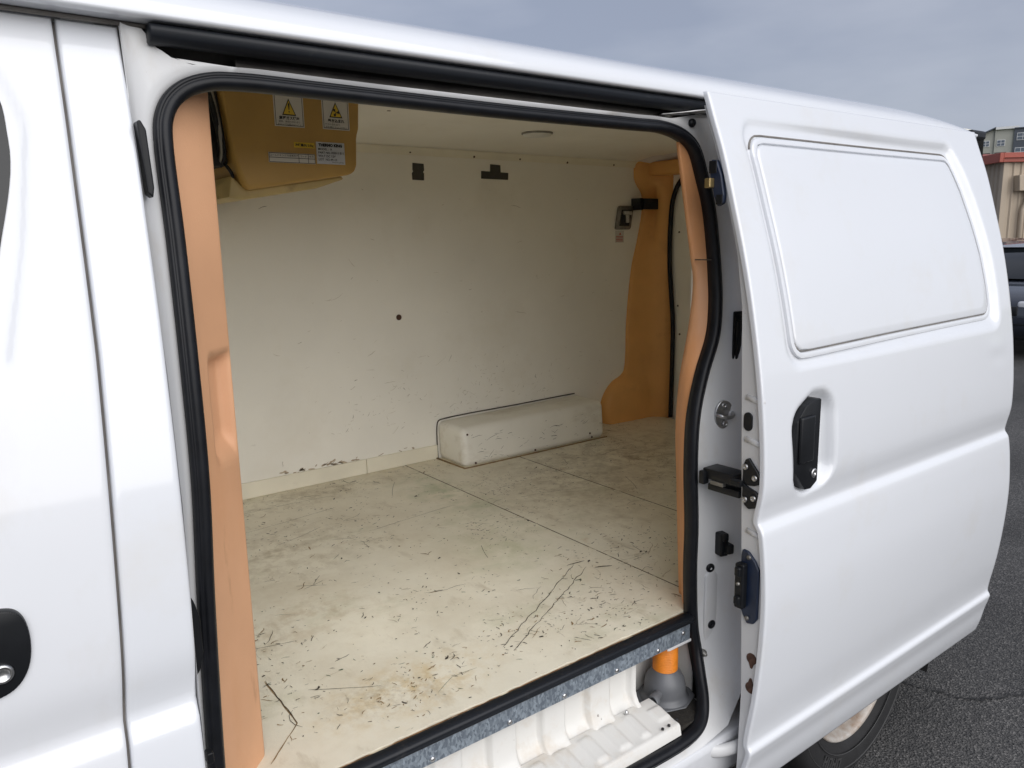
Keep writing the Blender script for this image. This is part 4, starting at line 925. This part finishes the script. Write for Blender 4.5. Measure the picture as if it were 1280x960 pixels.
    dark = [w for i, w in enumerate(wl) if i % 9 == 0]; pale = [w for i, w in enumerate(wl) if i % 9]
    for m, g, yy in (('scuff_wall', dark, 1.5062), ('scuff_grey', pale, 1.5065)):
        V, F = strokes('x', g, m); part('wall_scuff', mesh_from([(x, yy, z) for x, z in V], F, False), m, kind='stuff', label='fine scuffs on the cream wall')
    # torn paint along the top of the skirting
    g = [(wander(random.choice([random.gauss(.98, .05), random.gauss(1.12, .02), random.uniform(.82, 1.5)]), .719 + random.uniform(0, .010), random.gauss(.1, .3), random.uniform(.008, .03), 4, .3), random.uniform(.001, .0038)) for _ in range(34)]
    V, F = strokes('x', g, 'b'); part('wall_scuff', mesh_from([(x, 1.5059, z) for x, z in V], F, False), 'scuff_torn', kind='stuff', label='torn brown edge above the skirting')
    g = [(wander(random.uniform(1.6, 2.3), random.uniform(.675, .79), random.gauss(.1, .25), random.expovariate(1 / .014) + .004, 4, .3), random.uniform(.0003, .0007)) for _ in range(55)]
    V, F = strokes('x', g, 'b'); part('box_scuff', mesh_from([(x, 1.3113 + .08 * (z - ZF), z) for x, z in V], F, False), 'scuff', kind='stuff', label='scuffs on the wheel box')
floor_wear()

# ------------------------------------------------------------------ background: parked cars, shed, hillside flats
mat('car_navy', (0.012, 0.016, 0.026), 0.25, coat=1.0); mat('car_red', (0.10, 0.012, 0.018), 0.25, coat=1.0); mat('car_white', (0.75, 0.76, 0.77), 0.3, coat=.6)
mat('chrome', (0.8, 0.8, 0.8), 0.12, metal=1.0); mat('lens_red', (0.30, 0.01, 0.01), 0.2, coat=.6); mat('lens_clear', (0.55, 0.56, 0.58), 0.15, coat=.8)
def car(loc, rz, paint, label, group='cars parked beyond the van'):
    """car nose at -x; length 4.4 m"""
    r = bpy.data.objects.new('parked_car', None); COL.objects.link(r); r.location = loc; r.rotation_euler = (0, 0, rz)
    r['label'] = label; r['category'] = 'car'; r['group'] = group
    def cp(name, me, m, p=r, sm=None):
        o = bpy.data.objects.new(name, me); COL.objects.link(o); o.parent = p
        if not me.materials: me.materials.append(MATS[m])
        if sm: me.polygons.foreach_set('use_smooth', [True] * len(me.polygons)); me.set_sharp_from_angle(angle=R(sm))
        return o
    st = [(0.0, .58, .40, .66), (.10, .74, .30, .74), (.35, .83, .22, .84), (.9, .875, .20, .92), (1.5, .885, .20, .98), (2.6, .885, .20, .99), (3.6, .875, .22, .99), (4.15, .83, .28, .97), (4.35, .74, .36, .90), (4.42, .6, .44, .80)]
    rings = []
    for x, hw, z0, z1 in catmull([(a, b, c) for a, b, c, d in st], 1) and st:
        ring = []
        for a in np.linspace(0, 2 * math.pi, 32, endpoint=False):
            c, s = math.cos(a), math.sin(a); e = .38
            ring.append((x, hw * math.copysign(abs(c) ** e, c), (z0 + z1) / 2 + (z1 - z0) / 2 * math.copysign(abs(s) ** e, s)))
        rings.append(ring)
    cp('body', loft(rings, True, True, True), paint)
    gs = [(1.05, .76, .95, .96), (1.75, .66, .95, 1.36), (2.2, .63, .95, 1.43), (3.0, .62, .95, 1.42), (3.5, .64, .95, 1.30), (4.05, .74, .95, 1.0)]
    gr = []
    for x, hw, z0, z1 in gs:
        gr.append([(x, -.80, z0), (x, -hw, z1 - .03), (x, -hw + .12, z1), (x, hw - .12, z1), (x, hw, z1 - .03), (x, .80, z0)])
    cp('glasshouse', loft(gr, False, True), 'glass_dark')
    rf = [[(x, -hw + .02, z - .015), (x, -hw + .14, z + .012), (x, hw - .14, z + .012), (x, hw - .02, z - .015)] for x, hw, z in ((1.72, .66, 1.355), (2.2, .63, 1.435), (3.0, .62, 1.425), (3.45, .64, 1.32))]
    cp('car_roof', loft(rf, False, True), paint)
    for s in (-1, 1):
        cp('roof_pillar', tube([(1.05, s * .78, .96), (1.75, s * .655, 1.36)], .035, 8), paint); cp('roof_pillar', tube([(4.05, s * .75, .98), (3.45, s * .64, 1.32)], .045, 8), paint)
        cp('roof_pillar', tube([(2.6, s * .80, .96), (2.55, s * .635, 1.40)], .03, 8), 'black_plastic')
        cp('headlight', box((.02, s * .50 - .16, .62), (.20, s * .50 + .16, .74), .03, 3), 'lens_clear', sm=40); cp('tail_light', box((4.28, s * .58 - .14, .72), (4.40, s * .58 + .14, .86), .03, 3), 'lens_red', sm=40)
        cp('mirror', box((1.35, s * .95 - .09, .96), (1.47, s * .95 + .09, 1.08), .03, 3), paint, sm=40)
        for x in (.85, 3.45):
            t = cp('wheel', lathe([(.19, .1), (.30, .1), (.315, .07), (.315, -.07), (.30, -.1), (.19, -.1)], 28, 1, (x, s * .79, .315)), 'tyre')
            cp('rim', lathe([(.2, .09), (.18, .1), (.12, .075), (.001, .085)] if s > 0 else [(.2, -.09), (.18, -.1), (.12, -.075), (.001, -.085)], 28, 1, (x, s * .79, .315)), 'steel', t)
    g = cp('grille', box((-.02, -.36, .56), (.06, .36, .68), .02, 2), 'black_plastic', sm=40)
    cp('emblem', prism([(-.09, .625), (-.03, .612), (0, .603), (.03, .612), (.09, .625), (.03, .638), (0, .647), (-.03, .638)], 0, -.035, -.02, .003), 'chrome', g)
    cp('bumper_line', box((-.01, -.60, .45), (.03, .60, .47), .005), 'black_plastic')
    cp('number_plate', box((-.012, -.18, .36), (.02, .18, .46), .004), 'lens_clear')
    return r
car((10.6, 3.05, -.06), R(4), 'car_navy', 'dark navy car parked nearest behind the van')
car((16.2, 5.2, -.06), R(8), 'car_red', 'dark red car parked behind the navy car')
car((21.0, 6.9, -.06), R(96), 'car_white', 'white car parked in front of the tan shed')

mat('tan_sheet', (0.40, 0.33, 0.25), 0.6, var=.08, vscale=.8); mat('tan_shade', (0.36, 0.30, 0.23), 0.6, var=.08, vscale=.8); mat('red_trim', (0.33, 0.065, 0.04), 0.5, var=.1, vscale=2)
mat('siding_pale', (0.36, 0.36, 0.32), 0.7, var=.08, vscale=.5); mat('siding_dark', (0.07, 0.08, 0.10), 0.6, var=.08, vscale=.5); mat('white_trim', (0.7, 0.7, 0.7), .5); mat('wood_brown', (.10, .08, .07), .6)
mat('glass_sky', (0.10, 0.12, 0.15), 0.08, coat=.6); mat('grass', (.07, .09, .035), .9, var=.4, vscale=.1)
VD = Vector((.934, .357, 0)); VR = Vector((.357, -.934, 0))    # view direction of the yard, and its right
def frame_obj(name, origin, label, cat):
    r = bpy.data.objects.new(name, None); COL.objects.link(r); r.location = origin; r.rotation_euler = (0, 0, math.atan2(VR.y, VR.x)); r['label'] = label; r['category'] = cat; return r
def cpart(name, me, m, p, sm=None, loc=None):
    o = bpy.data.objects.new(name, me); COL.objects.link(o); o.parent = p
    if not me.materials: me.materials.append(MATS[m])
    if loc: o.location = loc
    if sm: me.polygons.foreach_set('use_smooth', [True] * len(me.polygons)); me.set_sharp_from_angle(angle=R(sm))
    return o
def shed():
    o = Vector((0, -1.11, -.06)) + Vector((1.1170, .4310, 0)) * 20.5      # local x to the right, local y away
    s = frame_obj('shed', o, 'tan corrugated metal shed with red roof edge', 'building'); s.rotation_euler[2] += R(30)
    def ribbed(x0, x1, yfun, n):
        rings = []
        for i in range(n + 1):
            t = i / n; ph = (i % 6); d = -.03 if ph in (1, 2) else 0
            p = yfun(t, d); rings.append([(p[0], p[1], 0), (p[0], p[1], 3.45)])
        return loft(rings, False, False)
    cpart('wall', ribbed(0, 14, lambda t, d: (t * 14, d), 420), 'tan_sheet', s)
    cpart('side_wall', ribbed(0, 9, lambda t, d: (-d - .0, .0 + t * 9), 270), 'tan_shade', s)  # side wall's shade put into the colour, a darker copy of the front tan
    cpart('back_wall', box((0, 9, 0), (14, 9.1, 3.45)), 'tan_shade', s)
    cpart('corner_flashing', box((-.05, -.05, 0), (.10, .10, 3.46), .01), 'tan_sheet', s)
    cpart('fascia', boxes([((-.12, -.14, 3.36), (14.1, -.04, 3.60)), ((-.22, -.14, 3.36), (-.12, 9.2, 3.60))], .01), 'red_trim', s)
    cpart('roof', prism([(-.2, 3.47), (9.3, 3.47), (4.5, 4.0)], 0, -.1, 14), 'red_trim', s)
    dp = cpart('downpipe', tube([(.50, -.10, .1), (.50, -.10, 2.15), (.62, -.10, 2.45), (.62, -.10, 2.8)], .055, 10), 'tan_sheet', s)
    cpart('rain_hopper', prism([(.28, 2.62), (.86, 2.62), (.92, 3.02), (.24, 3.02)], 1, -.28, -.03, .015), 'tan_sheet', s)
    w = cpart('window', box((1.06, -.05, 1.0), (2.3, .02, 1.95)), 'white_trim', s); cpart('pane', box((1.12, -.06, 1.06), (2.24, -.045, 1.89)), 'glass_sky', w)
shed()
def flats():
    def at(u, v, d): return None
    D = 190
    o = Vector((0, -1.11, 1.53)) + Vector((1.1170, .4310, 0)) * D - VR * 0.0; o += VR * (-3.0); o.z = 19.0
    s = frame_obj('apartment_block', o, 'pale and dark grey apartment block on the hill behind the shed', 'building')
    k = D / 960 * 1.20                                           # metres per picture pixel out there
    cpart('wall', prism([(-4.6, -3), (.4, -3), (.4, 7.0), (-4.6, 4.7)], 1, 0, 10), 'siding_pale', s)
    cpart('front_wall', box((.4, -.4, -3), (4.3, 10, 6.7)), 'siding_pale', s)
    cpart('dark_wall', box((4.3, -.8, -3), (7.9, 10, 6.6)), 'siding_dark', s)
    cpart('end_wall', box((7.9, -1.2, -3), (18, 10, 6.4)), 'siding_pale', s)
    cpart('roof_edge', prism([(-5.0, 4.6), (.5, 7.1), (.5, 7.4), (-5.0, 4.95)], 1, -.8, 10.3), 'siding_dark', s)
    cpart('fascia', box((.45, -1.0, 6.7), (5.2, 10.2, 7.25)), 'white_trim', s); cpart('flat_roof', box((4.3, -1.1, 6.62), (18.2, 10.2, 6.85)), 'siding_dark', s)
    cpart('corner_post', box((7.7, -1.25, -3), (7.95, -.9, 6.6)), 'white_trim', s)
    def window(x, z, w, h, y, nx, nz):
        f = cpart('window', box((x, y - .12, z), (x + w, y + .02, z + h)), 'white_trim', s)
        for i in range(nx):
            for j in range(nz):
                a = x + .1 + i * (w - .1) / nx; b = z + .1 + j * (h - .1) / nz
                cpart('pane', box((a, y - .15, b), (a + (w - .1) / nx - .1, y - .11, b + (h - .1) / nz - .1)), 'glass_sky', f)
    window(-3.6, 2.9, 1.0, .9, 0, 2, 1); window(-2.2, 2.9, 1.6, 1.4, 0, 2, 2); window(.9, 2.8, 1.7, 1.5, -.4, 2, 2)
    window(4.9, 3.9, 2.4, 1.7, -.8, 2, 2); window(4.7, .2, 2.4, 2.0, -.8, 2, 2); window(10, 3.6, 2.2, 1.7, -1.2, 2, 2)
    for x, y in ((-2.7, 0), (.6, -.4)):
        g = cpart('garage_door', box((x, y - .08, -2.6), (x + 2.4, y + .02, 1.4)), 'wood_brown', s)
        for q in range(3): cpart('door_board', box((x + .2 + q * .72, y - .14, -2.5), (x + .78 + q * .72, y - .07, 1.0)), 'tan_shade', g)
    # the hill it stands on
    n = 40; V = []; F = []
    for i in range(n + 1):
        for j in range(n + 1):
            x = -160 + 400 * i / n; y = -130 + 330 * j / n; h = float(sstep(-120, -8, np.array(y))) * (1 - .3 * float(sstep(80, 200, np.array(y)))) * float(sstep(-158, -60, np.array(x))) * (1 - float(sstep(140, 238, np.array(x))))
            V.append((x, y, -19.2 + 17.2 * h))
    for i in range(n):
        for j in range(n): a = i * (n + 1) + j; F.append((a, a + 1, a + n + 2, a + n + 1))
    h = bpy.data.objects.new('hill', fix_normals(mesh_from(V, F, True))); COL.objects.link(h); h.data.materials.append(MATS['grass']); h['kind'] = 'structure'
    h.location = o; h.rotation_euler = s.rotation_euler
flats()

scene.render.engine = 'CYCLES'
